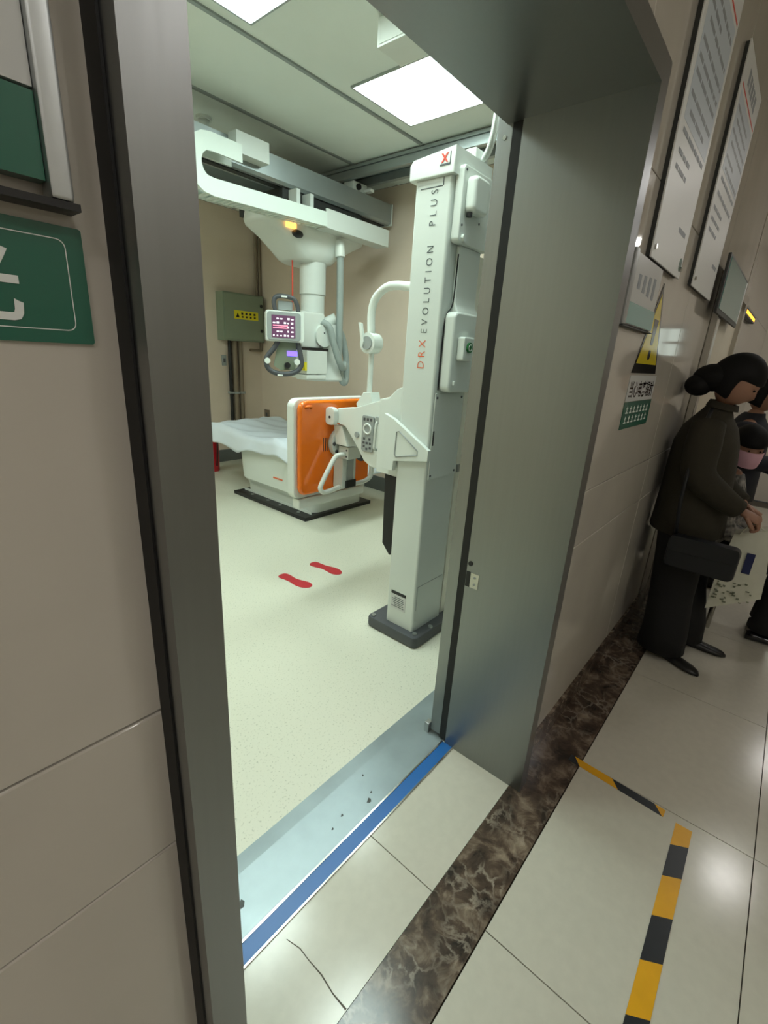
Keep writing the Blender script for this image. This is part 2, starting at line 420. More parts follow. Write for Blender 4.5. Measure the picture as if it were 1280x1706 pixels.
for z in (0.744, 0.770): G().cyl((XR-0.004, 0.698, z), (XR, 0.698, z), 0.0045, 10).done('screw', 'grey_pl', sp)
G().cyl((XR-0.003, 0.722, 0.818), (XR, 0.722, 0.818), 0.009, 14).done('keyhole', 'black_pl', d1)
ds = thing('door_3', (2.0, 0.78, 0), 'thick stainless steel sliding shield door, slid open behind the right jamb', kind='structure')
box('door_leaf', (1.376, 0.767, 0.02), (2.65, 0.815, 2.30), 'steel', ds, bev=0.002)
box('rubber_seal', (XR+0.004, YB+0.0005, 0.01), (1.40, 0.7665, 2.17), 'black_rubber', ds)
box('floor_guide', (1.362, 0.8155, 0.0), (1.392, 0.838, 0.05), 'alu', ds, bev=0.004)
g_ = G().cyl((1.3755, 0.79, 2.09), (1.3735, 0.79, 2.09), 0.006, 10); g_.done('screw', 'white_pl', ds)
setp(box('trim_2', (XL, 0.700, -0.02), (XR, 0.744, 0.003), 'blue_strip'), 'blue strip set in the threshold of the doorway', kind='structure')
tb = setp(box('trim_3', (XL, 0.7445, -0.02), (XR, 0.75, 0.005), 'steel_bright'), 'thin bright metal edge beside the blue threshold strip', kind='structure')
setp(box('trim_4', (XL, 0.6945, -0.02), (XR, 0.6998, 0.004), 'steel_bright'), 'thin bright metal edge between blue strip and tiles', kind='structure')
sg = G().prism([(0.7502, -0.02), (0.7502, 0.004), (0.90, 0.004), (0.952, 0.0012), (0.952, -0.02)], 'X', -0.3, 1.9)
setp(sg.done('trim_5', 'sill_steel'), 'worn galvanised steel ramp plate on the floor inside the doorway', kind='structure')

# hairline crack across the threshold tile, chips in the sill plate
ck = [(0.507, 0.667, .0008), (0.518, 0.625, .0012), (0.517, 0.59, .001), (0.519, 0.542, .0016), (0.513, 0.494, .0014), (0.514, 0.449, .0022)]
G().prism([(x-w_, y) for x, y, w_ in ck]+[(x+w_, y) for x, y, w_ in ck[::-1]], 'Z', 0.0002, 0.0008).done('tile_crack', 'joint', fl)
sill = bpy.data.objects['trim_5']
for x, y, r in ((0.96, 0.783, .009), (0.47, 0.826, .012), (0.855, 0.812, .005), (0.99, 0.80, .004), (1.02, 0.87, .004), (0.80, 0.80, .004)):
    G().prism([(x+r*(1+.5*math.sin(k*2.3))*math.cos(k*1.047), y+r*(.7+.4*math.sin(k*1.7))*math.sin(k*1.047)) for k in range(6)], 'Z', 0.0035, 0.0048).done('paint_chip', 'board_dark', sill)
# ================================================================== ROOM LIGHTS
for k, (x, y) in enumerate(LIGHTS):
    lab = ['square white led ceiling panel at the upper left, cut by the picture top', 'square white led ceiling panel nearest the detector stand, beside the lintel', 'square white led ceiling panel hidden by the left jamb', 'unseen square white led ceiling panel added deep in the room to brighten the far wall', 'square white led ceiling panel just inside the doorway, above the lintel'][k]  # the panel deep in the room is unseen, added as far wall fill
    t = thing('ceiling_light', (x+0.3, y+0.3, RZ), lab, 'ceiling light', 'led panels in the x-ray room')
    gf = G(); z0, z1 = RZ-0.012, RZ-0.0005
    gf.box((x, y, z0), (x+0.6, y+0.012, z1)).box((x, y+0.588, z0), (x+0.6, y+0.6, z1)).box((x, y+0.012, z0), (x+0.012, y+0.588, z1)).box((x+0.588, y+0.012, z0), (x+0.6, y+0.588, z1))
    gf.done('frame', 'alu', t)
    box('diffuser', (x+0.0125, y+0.0125, RZ-0.008), (x+0.5875, y+0.5875, RZ-0.002), 'lamp_panel', t)
for k, (x, y) in enumerate([(4.55, -0.62), (1.3, -1.5), (-1.2, -0.7), (6.6, -0.9), (-0.1, -1.3)]):
    lab = ['corridor downlight mirrored in the tiles beside the striped tape', 'corridor downlight over the middle of the passage', 'corridor downlight behind the viewer', 'corridor downlight near the end window', 'unseen corridor downlight added to brighten the left wall and its signs'][k]  # the downlight at the left wall signs is unseen, added to brighten that wall
    t = thing('downlight', (x, y, CZ), lab, 'downlight', 'corridor downlights')
    G().cyl((x, y, CZ-0.02), (x, y, CZ), 0.17, 28).done('trim_ring', 'white_pl', t)
    G().cyl((x, y, CZ-0.026), (x, y, CZ-0.0205), 0.15, 28).done('diffuser', 'corr_lamp', t)
# smoke detector and box under the ceiling
t = thing('smoke_detector', (2.19, 3.735, RZ), 'round white smoke detector on the ceiling above the cable chain', 'smoke detector')
G().cyl((2.19, 3.735, RZ-0.02), (2.19, 3.735, RZ), 0.055, 20).done('base', 'white_pl', t)
G().cyl((2.19, 3.735, RZ-0.05), (2.19, 3.735, RZ-0.02), 0.03, 20, 0.042).done('sensor_head', 'white_metal', t, True)
t = thing('ceiling_box', (2.30, 1.77, RZ), 'white box fixed under the ceiling beside the bright light panel', 'box')
box('housing', (2.11, 1.68, RZ-0.13), (2.30, 1.98, RZ-0.0105), 'white_pl', t, bev=0.006)
box('side_cover', (2.106, 1.70, RZ-0.12), (2.11, 1.96, RZ-0.02), 'white_metal', t)

# ================================================================== OVERHEAD X-RAY UNIT
# ceiling rails (along Y)
def rail(x0, x1, y0, y1, label):
    t = thing('ceiling_rail', ((x0+x1)/2, (y0+y1)/2, RZ), label, 'rail', 'ceiling rails of the x-ray unit')
    box('rail_base', (x0, y0, RZ-0.035), (x1, y1, RZ-0.012), 'rail_alu', t)
    w_ = (x1-x0)
    box('rail_flange', (x0+0.01, y0, RZ-0.10), (x0+0.055, y1, RZ-0.036), 'rail_alu', t, bev=0.006)
    box('rail_flange', (x1-0.055, y0, RZ-0.10), (x1-0.01, y1, RZ-0.036), 'rail_alu', t, bev=0.006)
    return t
rail(3.38, 3.66, 0.95, 5.3, 'grey aluminium ceiling rail running back above the detector stand')
rail(1.30, 1.56, 3.45, 5.3, 'grey aluminium ceiling rail at the left end of the bridge')
X = thing('overhead_xray_unit', (3.1, 3.58, RZ), 'white ceiling-hung x-ray tube unit with bridge, cable chain and telescopic column', 'x-ray unit')
def beam(y0, y1, z0, z1, x0, x1):
    pts = [(y0, z0+0.02), (y0+0.02, z0), (y1-0.02, z0), (y1, z0+0.02), (y1, z1), (y0, z1)]
    b = G().prism(pts, 'X', x0, x1).done('bridge_beam', 'rail_alu', X)
    return b
b1 = beam(3.40, 3.58, 2.70, 2.87, 1.30, 3.93)
box('end_cap', (3.93, 3.395, 2.695), (3.945, 3.585, 2.875), 'white_metal', b1)
b2 = beam(3.90, 4.06, 2.70, 2.87, 1.30, 3.93)
box('beam_slot', (1.72, 3.46, 2.694), (3.90, 3.52, 2.701), 'dark_gap', b1)
for x in (1.43, 3.52):
    for yy in (3.49, 3.98):
        h = box('hanger', (x-0.09, yy-0.06, 2.87), (x+0.09, yy+0.06, RZ-0.101), 'white_metal', X, bev=0.006)
        box('stop', (x+0.05, yy-0.14, 2.885), (x+0.10, yy-0.06, 2.91), 'white_pl', h, bev=0.004)
        G().cyl((x-0.03, yy-0.08, 2.91), (x-0.03, yy-0.06, 2.91), 0.025, 14).done('roller', 'black_rubber', h)
box('chain_box', (2.17, 3.30, 2.755), (2.44, 3.40, 2.885), 'white_metal', X, bev=0.003)
# cable chain: upper run -> loop -> lower run
path = []
zc = 2.595; rr = 0.115
for k in range(6): path.append((2.17-0.045*k, zc+rr+0.02))
for k in range(1, 9):
    a = math.pi/2+math.pi*k/9; path.append((1.93+rr*math.cos(a)*1.0, zc+rr*math.sin(a)+0.02*(math.sin(a)+1)/2))
for k in range(24): path.append((1.93+0.0435*k+0.02, zc-rr+0.008*k*0.2))
ch = thing('cable_chain', (2.4, 3.3, 2.5), parent=X)
L_ = []
for (xa, za), (xc, zd) in zip(path, path[1:]): L_.append((xa, za, xc, zd))
# side band (continuous outline), link bars
hw = 0.052
def band(y0, y1, hh):
    pts = [Vector((x, 0, z)) for x, z in path]; outer = []; inner = []
    for i, p in enumerate(pts):
        d = (pts[min(i+1, len(pts)-1)]-pts[max(i-1, 0)]).normalized(); n = Vector((-d.z, 0, d.x))
        outer.append(p-n*hh); inner.append(p+n*hh)
    rings = []
    for a, b in zip(outer, inner): rings.append([(a.x, y0, a.z), (b.x, y0, b.z), (b.x, y1, b.z), (a.x, y1, a.z)])
    return G().loft(rings)
band(3.235, 3.250, hw).done('chain_side', 'chain_white', ch)
band(3.368, 3.385, hw).done('chain_side', 'chain_white', ch)
for i, (xa, za, xc, zd) in enumerate(L_):
    d = Vector((xc-xa, 0, zd-za)); 
    if d.length < 1e-4: continue
    d.normalize(); n = Vector((-d.z, 0, d.x)); c = Vector(((xa+xc)/2, 0, (za+zd)/2))
    for sgn in (-1,):
        o_ = c+n*(hw-0.006)*sgn
        hx = d*0.011; hn = n*0.005
        vs = []
        for yy in (3.25, 3.368):
            for q in (-hx-hn, hx-hn, hx+hn, -hx+hn): vs.append((o_.x+q.x, yy, o_.z+q.z))
        G().poly(vs, [(0, 1, 2, 3), (4, 7, 6, 5), (0, 4, 5, 1), (1, 5, 6, 2), (2, 6, 7, 3), (3, 7, 4, 0)]).done('chain_link', 'chain_white', ch)
tr = G(); tr.box((2.955, 3.25, 2.462), (3.74, 3.262, 2.60)).box((2.955, 3.262, 2.462), (3.74, 3.40, 2.474)).box((3.728, 3.262, 2.474), (3.74, 3.40, 2.60)).box((2.955, 3.388, 2.474), (3.728, 3.40, 2.56))
tr.done('chain_tray', 'white_metal', X)
# trolley
tg = G(); ring = []
def se(cx, cy, hx, hy, z, n=24, p=3.5):
    out = []
    for k in range(n):
        a = 2*math.pi*k/n; c, s = math.cos(a), math.sin(a)
        out.append((cx+hx*math.copysign(abs(c)**(2/p), c), cy+hy*math.copysign(abs(s)**(2/p), s), z))
    return out
tc_ = (3.08, 3.66)
tg.loft([se(tc_[0], tc_[1], .16, .16, 2.225), se(tc_[0], tc_[1], .21, .20, 2.25), se(tc_[0], tc_[1], .28, .23, 2.31), se(tc_[0]+.02, tc_[1], .43, .26, 2.40), se(tc_[0]+.02, tc_[1], .56, .27, 2.46), se(tc_[0]+.02, tc_[1], .58, .27, 2.50), se(tc_[0]+.02, tc_[1], .57, .26, 2.56)])
tro = tg.done('trolley_cover', 'white_pl', X, 'auto')
box('trolley_frame', (2.66, 3.44, 2.561), (3.56, 4.04, 2.699), 'dark_gap', X)
for xx in (2.72, 2.86):
    box('bracket', (xx, 3.34, 2.575), (xx+0.035, 3.44, 2.69), 'white_metal', X)
box('indicator_lamp', (2.675, 3.395, 2.425), (2.765, 3.425, 2.465), 'amber_glow', X, bev=0.006)
G().ball((2.80, 3.425, 2.40), 0.05, (1.1, 0.6, 0.6)).done('camera_dome', 'black_pl', X, True)
G().cyl((2.90, 3.62, 2.24), (2.90, 3.62, 1.72), 0.006, 8).done('cord', 'red_ink', X)
cx, cy = 3.10, 3.58
for z0, z1, r in ((1.98, 2.24, 0.118), (1.74, 1.98, 0.108)):
    G().cyl((cx, cy, z0), (cx, cy, z1), r, 32).done('telescopic_column', 'white_metal', X, 'auto')
# tube head (things hang on the column): console toward -X-Y
hd = thing('tube_head', (3.1, 3.5, 1.55), parent=X)
box('yoke', (2.80, 3.36, 1.52), (3.06, 3.56, 1.82), 'white_pl', hd, bev=0.02)
G().cyl((3.03, 3.335, 1.63), (3.03, 3.362, 1.63), 0.095, 32).done('pivot_disc', 'white_pl', hd, 'auto')
G().cyl((3.03, 3.331, 1.655), (3.03, 3.336, 1.655), 0.008, 10).done('pivot_screw', 'dark_pl', hd)
# tube housing: large cylinder/cone
tg = G(); hx, hy = 3.20, 3.55
def circ(cx, cy, r, z, n=28): return [(cx+r*math.cos(2*math.pi*k/n), cy+r*math.sin(2*math.pi*k/n), z) for k in range(n)]
tg.loft([circ(hx-.02, hy, .225, 1.235), circ(hx-.02, hy, .235, 1.25), circ(hx-.01, hy, .22, 1.30), circ(hx, hy, .18, 1.45), circ(hx, hy, .17, 1.62), circ(hx, hy, .15, 1.74)])
tg.done('tube_housing', 'white_metal', hd, 'auto')
G().cyl((3.14, 3.60, 1.70), (3.28, 3.45, 1.80), 0.05, 16).done('cable_socket', 'white_pl', hd, 'auto')
# collimator
co = box('collimator', (2.80, 3.30, 1.30), (3.04, 3.54, 1.50), 'white_pl', hd, bev=0.01)
box('collimator_rail', (2.79, 3.29, 1.26), (3.02, 3.50, 1.295), 'white_pl', hd, bev=0.006)
box('collimator_gap', (2.81, 3.31, 1.500), (3.06, 3.55, 1.522), 'black_pl', hd)
G().cyl((3.045, 3.40, 1.36), (3.075, 3.40, 1.36), 0.05, 18).done('collimator_knob', 'black_pl', hd)
box('collimator_tag', (2.775, 3.30, 1.33), (2.80, 3.36, 1.40), 'yellow_label', hd)
# console block facing the doorway, screen, handles
cs = thing('control_console', (2.62, 3.35, 1.66), parent=hd)
MQ = Matrix.Translation((2.585, 3.33, 0)) @ Matrix.Rotation(math.radians(-32), 4, 'Z')   # local: x right, -y to the viewer
def Q(g): 
    g.bm.transform(MQ); return g
Q(G().prism(rrect(-0.155, 0.155, 1.555, 1.79, 0.02), 'Y', -0.05, 0.10, 0.006)).done('console_body', 'white_pl', cs, 'auto')
Q(G().prism(rrect(-0.145, 0.125, 1.565, 1.78, 0.025), 'Y', -0.06, -0.05, 0.003)).done('console_face', 'grey_pl', cs, 'auto')
sc_ = Q(G().box((-0.11, -0.063, 1.585), (0.08, -0.06, 1.755))).done('screen', 'screen', cs)
kk = G(); kr = G()
for r_ in range(5):
    for c_ in range(6):
        if random.random() < 0.75 and not (r_ in (2,) and c_ < 4):
            u = -0.1+c_*0.029; v = 1.595+r_*0.032
            kk.box((u, -0.0645, v), (u+random.choice((.012, .018, .02)), -0.0632, v+random.choice((.01, .014))))
kr.box((-0.1, -0.0645, 1.655), (0.02, -0.0632, 1.664)).box((-0.1, -0.0645, 1.672), (0.02, -0.0632, 1.681))
Q(kk).done('screen_keys', 'screen_key', cs); Q(kr).done('screen_bars', 'screen_key_red', cs)
Q(G().tube(spline([(-0.07, -0.0, 1.775), (-0.085, -0.0, 1.86), (-0.05, 0, 1.90), (0.06, 0, 1.895), (0.10, 0, 1.85), (0.115, 0, 1.775)], 6), 0.018, 10)).done('grip_handle', 'dark_pl', cs, True)
Q(G().box((-0.05, 0.02, 1.80), (0.07, 0.08, 1.87), 0.006)).done('sensor_block', 'grey_pl', cs, 'auto')
Q(G().tube(spline([(-0.05, 0.0, 1.57), (-0.09, -0.0, 1.50), (-0.15, 0, 1.42), (-0.14, 0, 1.34), (-0.06, 0, 1.30), (0.07, 0, 1.31), (0.135, 0, 1.37), (0.13, 0, 1.46), (0.105, 0, 1.57)], 6), 0.021, 10)).done('grip_handle', 'dark_pl', cs, True)
Q(G().prism([(-0.05, 1.56), (-0.09, 1.36), (-0.03, 1.325), (0.09, 1.335), (0.10, 1.56)], 'Y', 0.03, 0.06)).done('handle_panel', 'elec_box', cs)
Q(G().box((0.02, 0.024, 1.445), (0.105, 0.029, 1.485))).done('status_lamp', 'blue_glow', cs)
for u, v, m_ in ((-0.145, 1.40, 'white_pl'), (0.10, 1.40, 'white_pl'), (0.02, 1.37, 'black_pl')):
    Q(G().cyl((u, -0.025, v), (u, 0.028, v), 0.024, 16)).done('handle_button', m_, cs, 'auto')
for u, v in ((0.0, 1.913), (-0.04, 1.302)):
    Q(G().box((u-0.025, -0.021, v-0.02), (u+0.02, -0.016, v-0.008))).done('handle_mark', 'white_print', cs)
# hoses
G().tube(spline([(3.245, 3.38, 2.33), (3.25, 3.375, 2.0), (3.25, 3.37, 1.6), (3.25, 3.37, 1.38), (3.29, 3.36, 1.24), (3.35, 3.37, 1.24), (3.38, 3.40, 1.42), (3.35, 3.44, 1.65), (3.27, 3.50, 1.76), (3.2, 3.55, 1.77)], 8), 0.031, 12).done('hose', 'hose', X, True)
G().tube(spline([(3.02, 3.36, 1.75), (3.07, 3.31, 1.70), (3.11, 3.29, 1.56), (3.17, 3.28, 1.42), (3.24, 3.30, 1.36), (3.29, 3.33, 1.40)], 8), 0.03, 12).done('hose', 'hose', X, True)
G().cyl((3.245, 3.38, 2.30), (3.245, 3.40, 2.43), 0.045, 14).done('hose_clamp', 'white_pl', X, 'auto')

# ================================================================== EXAMINATION TABLE
T = thing('examination_table', (3.1, 3.7, 0), 'white x-ray examination table with pedestal on a black base plate', 'table')
bp = box('base_plate', (2.645, 3.13, 0.0), (3.54, 4.30, 0.035), 'black_pl', T, bev=0.004)
for y in (3.3, 3.58, 3.78, 4.05):
    G().cyl((2.705, y, 0.035), (2.705, y, 0.041), 0.016, 12).done('bolt', 'alu', bp)
box('base_rail', (2.750, 3.17, 0.0355), (2.760, 4.26, 0.058), 'white_pl', T)
pg = G()
pg.loft([se(3.12, 3.71, .355, .54, 0.036, 32, 9), se(3.12, 3.71, .36, .54, .11, 32, 9), se(3.12, 3.71, .375, .545, .15, 32, 9), se(3.11, 3.71, .415, .57, .20, 32, 8), se(3.11, 3.71, .425, .58, .40, 32, 8), se(3.11, 3.71, .43, .585, .575, 32, 8)])
pg.done('pedestal', 'white_pl', T, 'auto')
G().box((2.684, 3.52, 0.30), (2.694, 3.66, 0.312)).done('pedestal_mark', 'orange_ink', T)
box('tabletop', (2.66, 2.72, 0.576), (3.52, 4.95, 0.64), 'white_pl', T, bev=0.012)
# sheet
def sheet():
    NU, NV = 46, 90; vs = []; fs = []
    W0, W1 = 2.655, 3.525; Y0, Y1 = 2.715, 4.955
    for j in range(NV+1):
        for i in range(NU+1):
            u = -0.16+(W1-W0+0.26)*i/NU; v = -0.20+(Y1-Y0+0.22)*j/NV
            x, y, z = W0+u, Y0+v, 0.652
            hang = 0.14+0.03*math.sin(v*5.1)+0.02*math.sin(v*13+1)
            if u < 0:
                k = min(1, -u/0.16); x = W0-0.010-0.02*k*(1+math.sin(v*11)); z = 0.652-hang*k
            elif u > W1-W0:
                k = min(1, (u-(W1-W0))/0.10); x = W1+0.01; z = 0.652-0.09*k
            if v < 0:
                k = -v/0.20; y = Y0-0.010-0.012*k*(1+math.sin(u*17)); z = min(z, 0.652-0.17*k)
            elif v > Y1-Y0: y = Y1+0.01; z = min(z, 0.62)
            if 0 < u < W1-W0 and v > 0:
                z += 0.012*(1+math.sin(u*9+v*4)*math.sin(v*7-u*5))+0.008*math.sin(u*23+v*17)
                # bunched fold across the middle and the pillow ridge at the far end
                z += 0.05*math.exp(-((v-1.75-0.25*u)/0.20)**2)+0.035*math.exp(-((v-0.9+0.5*u)/0.07)**2)
            vs.append((x, y, max(z, 0.30)))
    for j in range(NV):
        for i in range(NU):
            a = j*(NU+1)+i; fs.append((a, a+1, a+NU+2, a+NU+1))
    g = G().poly(vs, fs); return g
so = sheet().done('bed_sheet', 'cloth_sheet', None, True)
setp(so, 'rumpled pale blue-white sheet spread over the examination table', 'sheet')
md = so.modifiers.new('thickness', 'SOLIDIFY'); md.thickness = 0.004; md.offset = 1.0

# ================================================================== DETECTOR STAND
D = thing('detector_stand', (1.96, 1.36, 0), 'white wall-stand column with orange-backed detector panel on an arm', 'x-ray stand')
bp = G().prism(rrect(1.785, 2.22, 1.21, 1.565, 0.03, 4), 'Z', 0.0, 0.068, 0.014).done('base_plate', 'dark_pl', D, 'auto')
for x, y in ((1.825, 1.245), (1.95, 1.228), (2.12, 1.228), (1.81, 1.53)):
    G().cyl((x, y, 0.067), (x, y, 0.076), 0.013, 10).done('bolt', 'alu', bp)
col = G().prism(rrect(1.83, 2.10, 1.267, 1.455, 0.012, 3), 'Z', 0.0685, 2.205).done('column', 'white_metal', D, 'auto')
cp = G().prism([(1.25, 2.206), (1.478, 2.206), (1.478, 2.262), (1.46, 2.28), (1.25, 2.30)], 'X', 1.813, 2.112, 0.006).done('column_cap', 'white_pl', D, 'auto')
lg = thing('logo', (1.812, 1.30, 2.262), parent=cp)
G().prism([(1.317, 2.246), (1.309, 2.246), (1.283, 2.278), (1.291, 2.278)], 'X', 1.811, 1.813).done('logo_stroke', 'red_ink', cp)
G().prism([(1.283, 2.246), (1.291, 2.246), (1.317, 2.278), (1.309, 2.278)], 'X', 1.8112, 1.813).done('logo_stroke', 'red_ink', cp)
G().box((1.811, 1.275, 2.236), (1.813, 1.322, 2.242)).box((1.811, 1.271, 2.236), (1.813, 1.2745, 2.28)).done('logo_stroke', 'ink', cp)
bpy.data.objects.remove(lg)
gs = G(); gs.box((1.8288, 1.31, 2.172), (1.8302, 1.425, 2.175)).box((1.8288, 1.307, 2.175), (1.8302, 1.31, 2.203)); gs.done('panel_seam', 'ink', col)
text('lettering', 'DRX', (1.8285, 1.334, 1.452), (0, 0, 1), (0, 1, 0), 0.124, 0.036, 'orange_ink', col, 1.5, -.006, True)
text('lettering', 'EVOLUTION  PLUS', (1.8285, 1.332, 1.606), (0, 0, 1), (0, 1, 0), 0.558, 0.034, 'ink', col, 1.75, -.006, True)
lb = box('rating_label', (1.8285, 1.325, 0.165), (1.8302, 1.427, 0.272), 'grey_panel', col)
box('label_header', (1.8278, 1.325, 0.253), (1.8285, 1.427, 0.272), 'black_pl', lb)
gl = G()
for k in range(6): gl.box((1.8279, 1.335+0.004*(k % 3), 0.178+0.011*k), (1.8285, 1.42-0.006*((k*7) % 4), 0.182+0.011*k))
gl.done('label_print', 'ink', lb)
# side face (towards the doorway)
gp = G(); y_ = 1.2658
gp.box((1.845, y_, 0.335), (2.08, y_+.0012, 0.339)).box((1.845, y_, 0.195), (1.849, y_+.0012, 0.335)); gp.done('access_seam', 'grey_pl', col)
pp = box('service_panel', (1.845, 1.2605, 0.93), (2.09, 1.2668, 1.345), 'white_metal', col, bev=0.002)
for x, z in ((1.856, 0.95), (2.07, 0.95), (1.856, 1.325), (2.07, 1.325)):
    G().cyl((x, 1.2575, z), (x, 1.2606, z), 0.006, 10).done('screw', 'dark_pl', pp)
box('lock_slot', (1.848, 1.2588, 1.10), (1.858, 1.2604, 1.17), 'black_pl', pp)
uc = G().prism(rrect(1.85, 2.115, 1.965, 2.245, 0.02, 4), 'Y', 1.225, 1.2668, 0.008).done('upper_cover', 'white_pl', D, 'auto')
mc = G().prism(rrect(1.868, 1.985, 2.075, 2.205, 0.022, 4), 'Y', 1.175, 1.2245, 0.014, 3).done('motor_cover', 'white_pl', uc, 'auto')
G().cyl((1.885, 1.205, 2.06), (1.885, 1.205, 2.076), 0.012, 12).done('plug', 'black_pl', uc)
G().cyl((1.882, 1.212, 1.985), (1.882, 1.225, 1.985), 0.014, 14).done('cover_knob', 'white_pl', uc, 'auto')
for x, z in ((1.866, 2.225), (1.866, 2.03), (2.0, 2.06)): G().cyl((x, 1.223, z), (x, 1.2252, z), 0.005, 8).done('screw', 'dark_pl', uc)
# long side cover: recessed middle, raised foot with rounded shoulder
pts = [(1.2668, 1.964), (1.2668, 1.355), (1.222, 1.355), (1.212, 1.37), (1.212, 1.66), (1.218, 1.69), (1.235, 1.715), (1.246, 1.735), (1.248, 1.77), (1.248, 1.964)]
lc = G().prism(pts, 'X', 1.905, 2.085, 0.008, 3).done('lower_cover', 'white_pl', D, 'auto')
lc2 = G().prism(rrect(1.862, 2.08, 1.352, 1.70, 0.03, 4), 'Y', 1.208, 1.2665, 0.012, 3).done('lower_cover_foot', 'white_pl', D, 'auto')
gsm = G().tube(spline([(1.858, 1.262, 1.36), (1.860, 1.262, 1.62), (1.875, 1.262, 1.69), (1.902, 1.255, 1.74), (1.902, 1.25, 1.93)], 6), 0.003, 6).done('cover_gasket', 'black_rubber', D, True)
bb = G().prism(rrect(1.895, 1.99, 1.495, 1.598, 0.010, 3), 'Y', 1.168, 1.2078, 0.010, 2).done('button_box', 'white_pl', D, 'auto')
bt = G().cyl((1.935, 1.160, 1.553), (1.935, 1.1685, 1.553), 0.022, 24).done('push_button', 'green_button', bb, 'auto')
bpts = [(1.935+0.013*math.cos(a*math.pi/10), 1.160, 1.553+0.013*math.sin(a*math.pi/10)) for a in range(20)]
G().tube(bpts, 0.002, 6, closed=True).done('button_ring', 'white_print', bt, True)
box('catch', (1.885, 1.195, 1.385), (1.90, 1.208, 1.405), 'white_pl', D, bev=0.003)
# rear post
rp = box('rear_post', (2.118, 1.275, 0.0685), (2.16, 1.42, 1.96), 'white_door', D, bev=0.004)
box('post_latch', (2.118, 1.266, 0.93), (2.145, 1.2748, 0.97), 'alu', rp)
# carriage bracket on the front face
pts = [(1.245, 1.045), (1.245, 1.075), (1.50, 1.215), (1.60, 1.215), (1.60, 0.955), (1.47, 0.985)]
pts = [(1.248, 1.03), (1.248, 1.082), (1.47, 1.205), (1.53, 1.225), (1.53, 0.945), (1.46, 0.945), (1.455, 0.995)]
cb = G().prism(pts, 'X', 1.803, 1.829, 0.004).done('carriage_bracket', 'white_pl', D, 'auto')
wp = [(1.8025, 1.31, 1.05), (1.8025, 1.31, 1.07), (1.8025, 1.43, 1.15), (1.8025, 1.445, 1.145), (1.8025, 1.45, 1.03), (1.8025, 1.44, 1.02)]
G().tube(wp, 0.0035, 6, closed=True).done('bracket_recess_edge', 'grey_pl', cb, True)
ca = G().prism([(1.456, 0.90), (1.456, 1.36), (1.50, 1.345), (1.55, 1.30), (1.61, 1.285), (1.61, 0.905)], 'X', 1.845, 2.06, 0.012, 2).done('carriage', 'white_pl', D, 'auto')
G().prism([(1.457, 0.898), (1.457, 0.46), (1.50, 0.44), (1.555, 0.50), (1.565, 0.898)], 'X', 1.87, 2.02, 0.01).done('guard_pad', 'black_rubber', D, 'auto')
# arm
pts = [(1.611, 1.285), (1.826, 1.215), (1.95, 1.20), (1.99, 1.185), (1.99, 1.12), (1.90, 1.10), (1.80, 1.0), (1.745, 0.93), (1.69, 0.905), (1.611, 0.905)]
am = G().prism(pts, 'X', 1.895, 2.01, 0.008, 2).done('arm', 'white_pl', D, 'auto')
rc = G().prism(rrect(1.672, 1.757, 0.99, 1.185, 0.012, 3), 'X', 1.882, 1.894, 0.003).done('control_pad', 'grey_pl', D, 'auto')
kb = G()
for z in (1.165,):
    for y in (1.69, 1.713, 1.738): kb.box((1.8805, y-.007, z-.008), (1.882, y+.007, z+.008))
for y, z in ((1.695, 1.06), (1.735, 1.06), (1.69, 1.037), (1.714, 1.037), (1.738, 1.037), (1.69, 1.012), (1.715, 1.005), (1.735, 1.018)): kb.box((1.8805, y-.007, z-.006), (1.882, y+.007, z+.006))
kb.done('pad_keys', 'dark_pl', rc)
G().tube([(1.8808, 1.714+0.026*math.cos(a*math.pi/10), 1.115+0.026*math.sin(a*math.pi/10)) for a in range(20)], 0.005, 6, closed=True).done('pad_dial', 'white_print', rc, True)
G().cyl((1.887, 1.80, 1.07), (1.894, 1.80, 1.07), 0.016, 16).done('arm_knob', 'grey_pl', D, 'auto')
G().tube(spline([(1.895, 1.628, 1.16), (1.862, 1.632, 1.155), (1.862, 1.64, 1.06), (1.862, 1.64, 1.02), (1.895, 1.638, 1.01)], 5), 0.008, 8).done('arm_handle', 'white_metal', D, True)
box('handle_mount', (1.862, 1.615, 1.155), (1.894, 1.645, 1.19), 'grey_pl', D, bev=0.003)
je = G().prism(rrect(1.955, 2.03, 1.10, 1.20, 0.025, 4), 'X', 1.86, 1.8945, 0.006, 2).done('arm_joint', 'white_pl', D, 'auto')
G().cyl((1.857, 1.99, 1.145), (1.861, 1.99, 1.145), 0.008, 10).done('screw', 'black_pl', je)
G().prism([(1.935, 1.099), (2.005, 1.099), (1.985, 0.985), (1.885, 0.985)], 'X', 1.905, 2.0, 0.006).done('fork', 'white_pl', D, 'auto')
tdsc = G().cyl((1.97, 1.992, 0.985), (1.97, 2.024, 0.985), 0.085, 28).done('tilt_disc', 'white_metal', D, 'auto')
for k in range(8):
    a = 2*math.pi*k/8; G().cyl((1.97+.068*math.cos(a), 1.988, 0.985+.068*math.sin(a)), (1.97+.068*math.cos(a), 1.9925, 0.985+.068*math.sin(a)), 0.012, 8).done('disc_notch', 'dark_pl', tdsc)
mb = box('mount_block', (1.93, 1.90, 0.90), (2.04, 1.985, 0.975), 'white_metal', D, bev=0.006)
for z in (0.918, 0.955): G().cyl((1.9285, 1.915, z), (1.9305, 1.915, z), 0.006, 8).done('screw', 'dark_pl', mb)
G().cyl((2.045, 1.90, 0.915), (2.06, 1.93, 0.915), 0.035, 16).done('release_knob', 'dark_pl', D)
pst = box('mount_post', (1.93, 1.945, 0.712), (2.045, 2.023, 0.899), 'white_metal', D, bev=0.004)
box('post_channel', (1.965, 1.940, 0.75), (2.02, 1.9455, 0.89), 'grey_pl', pst)
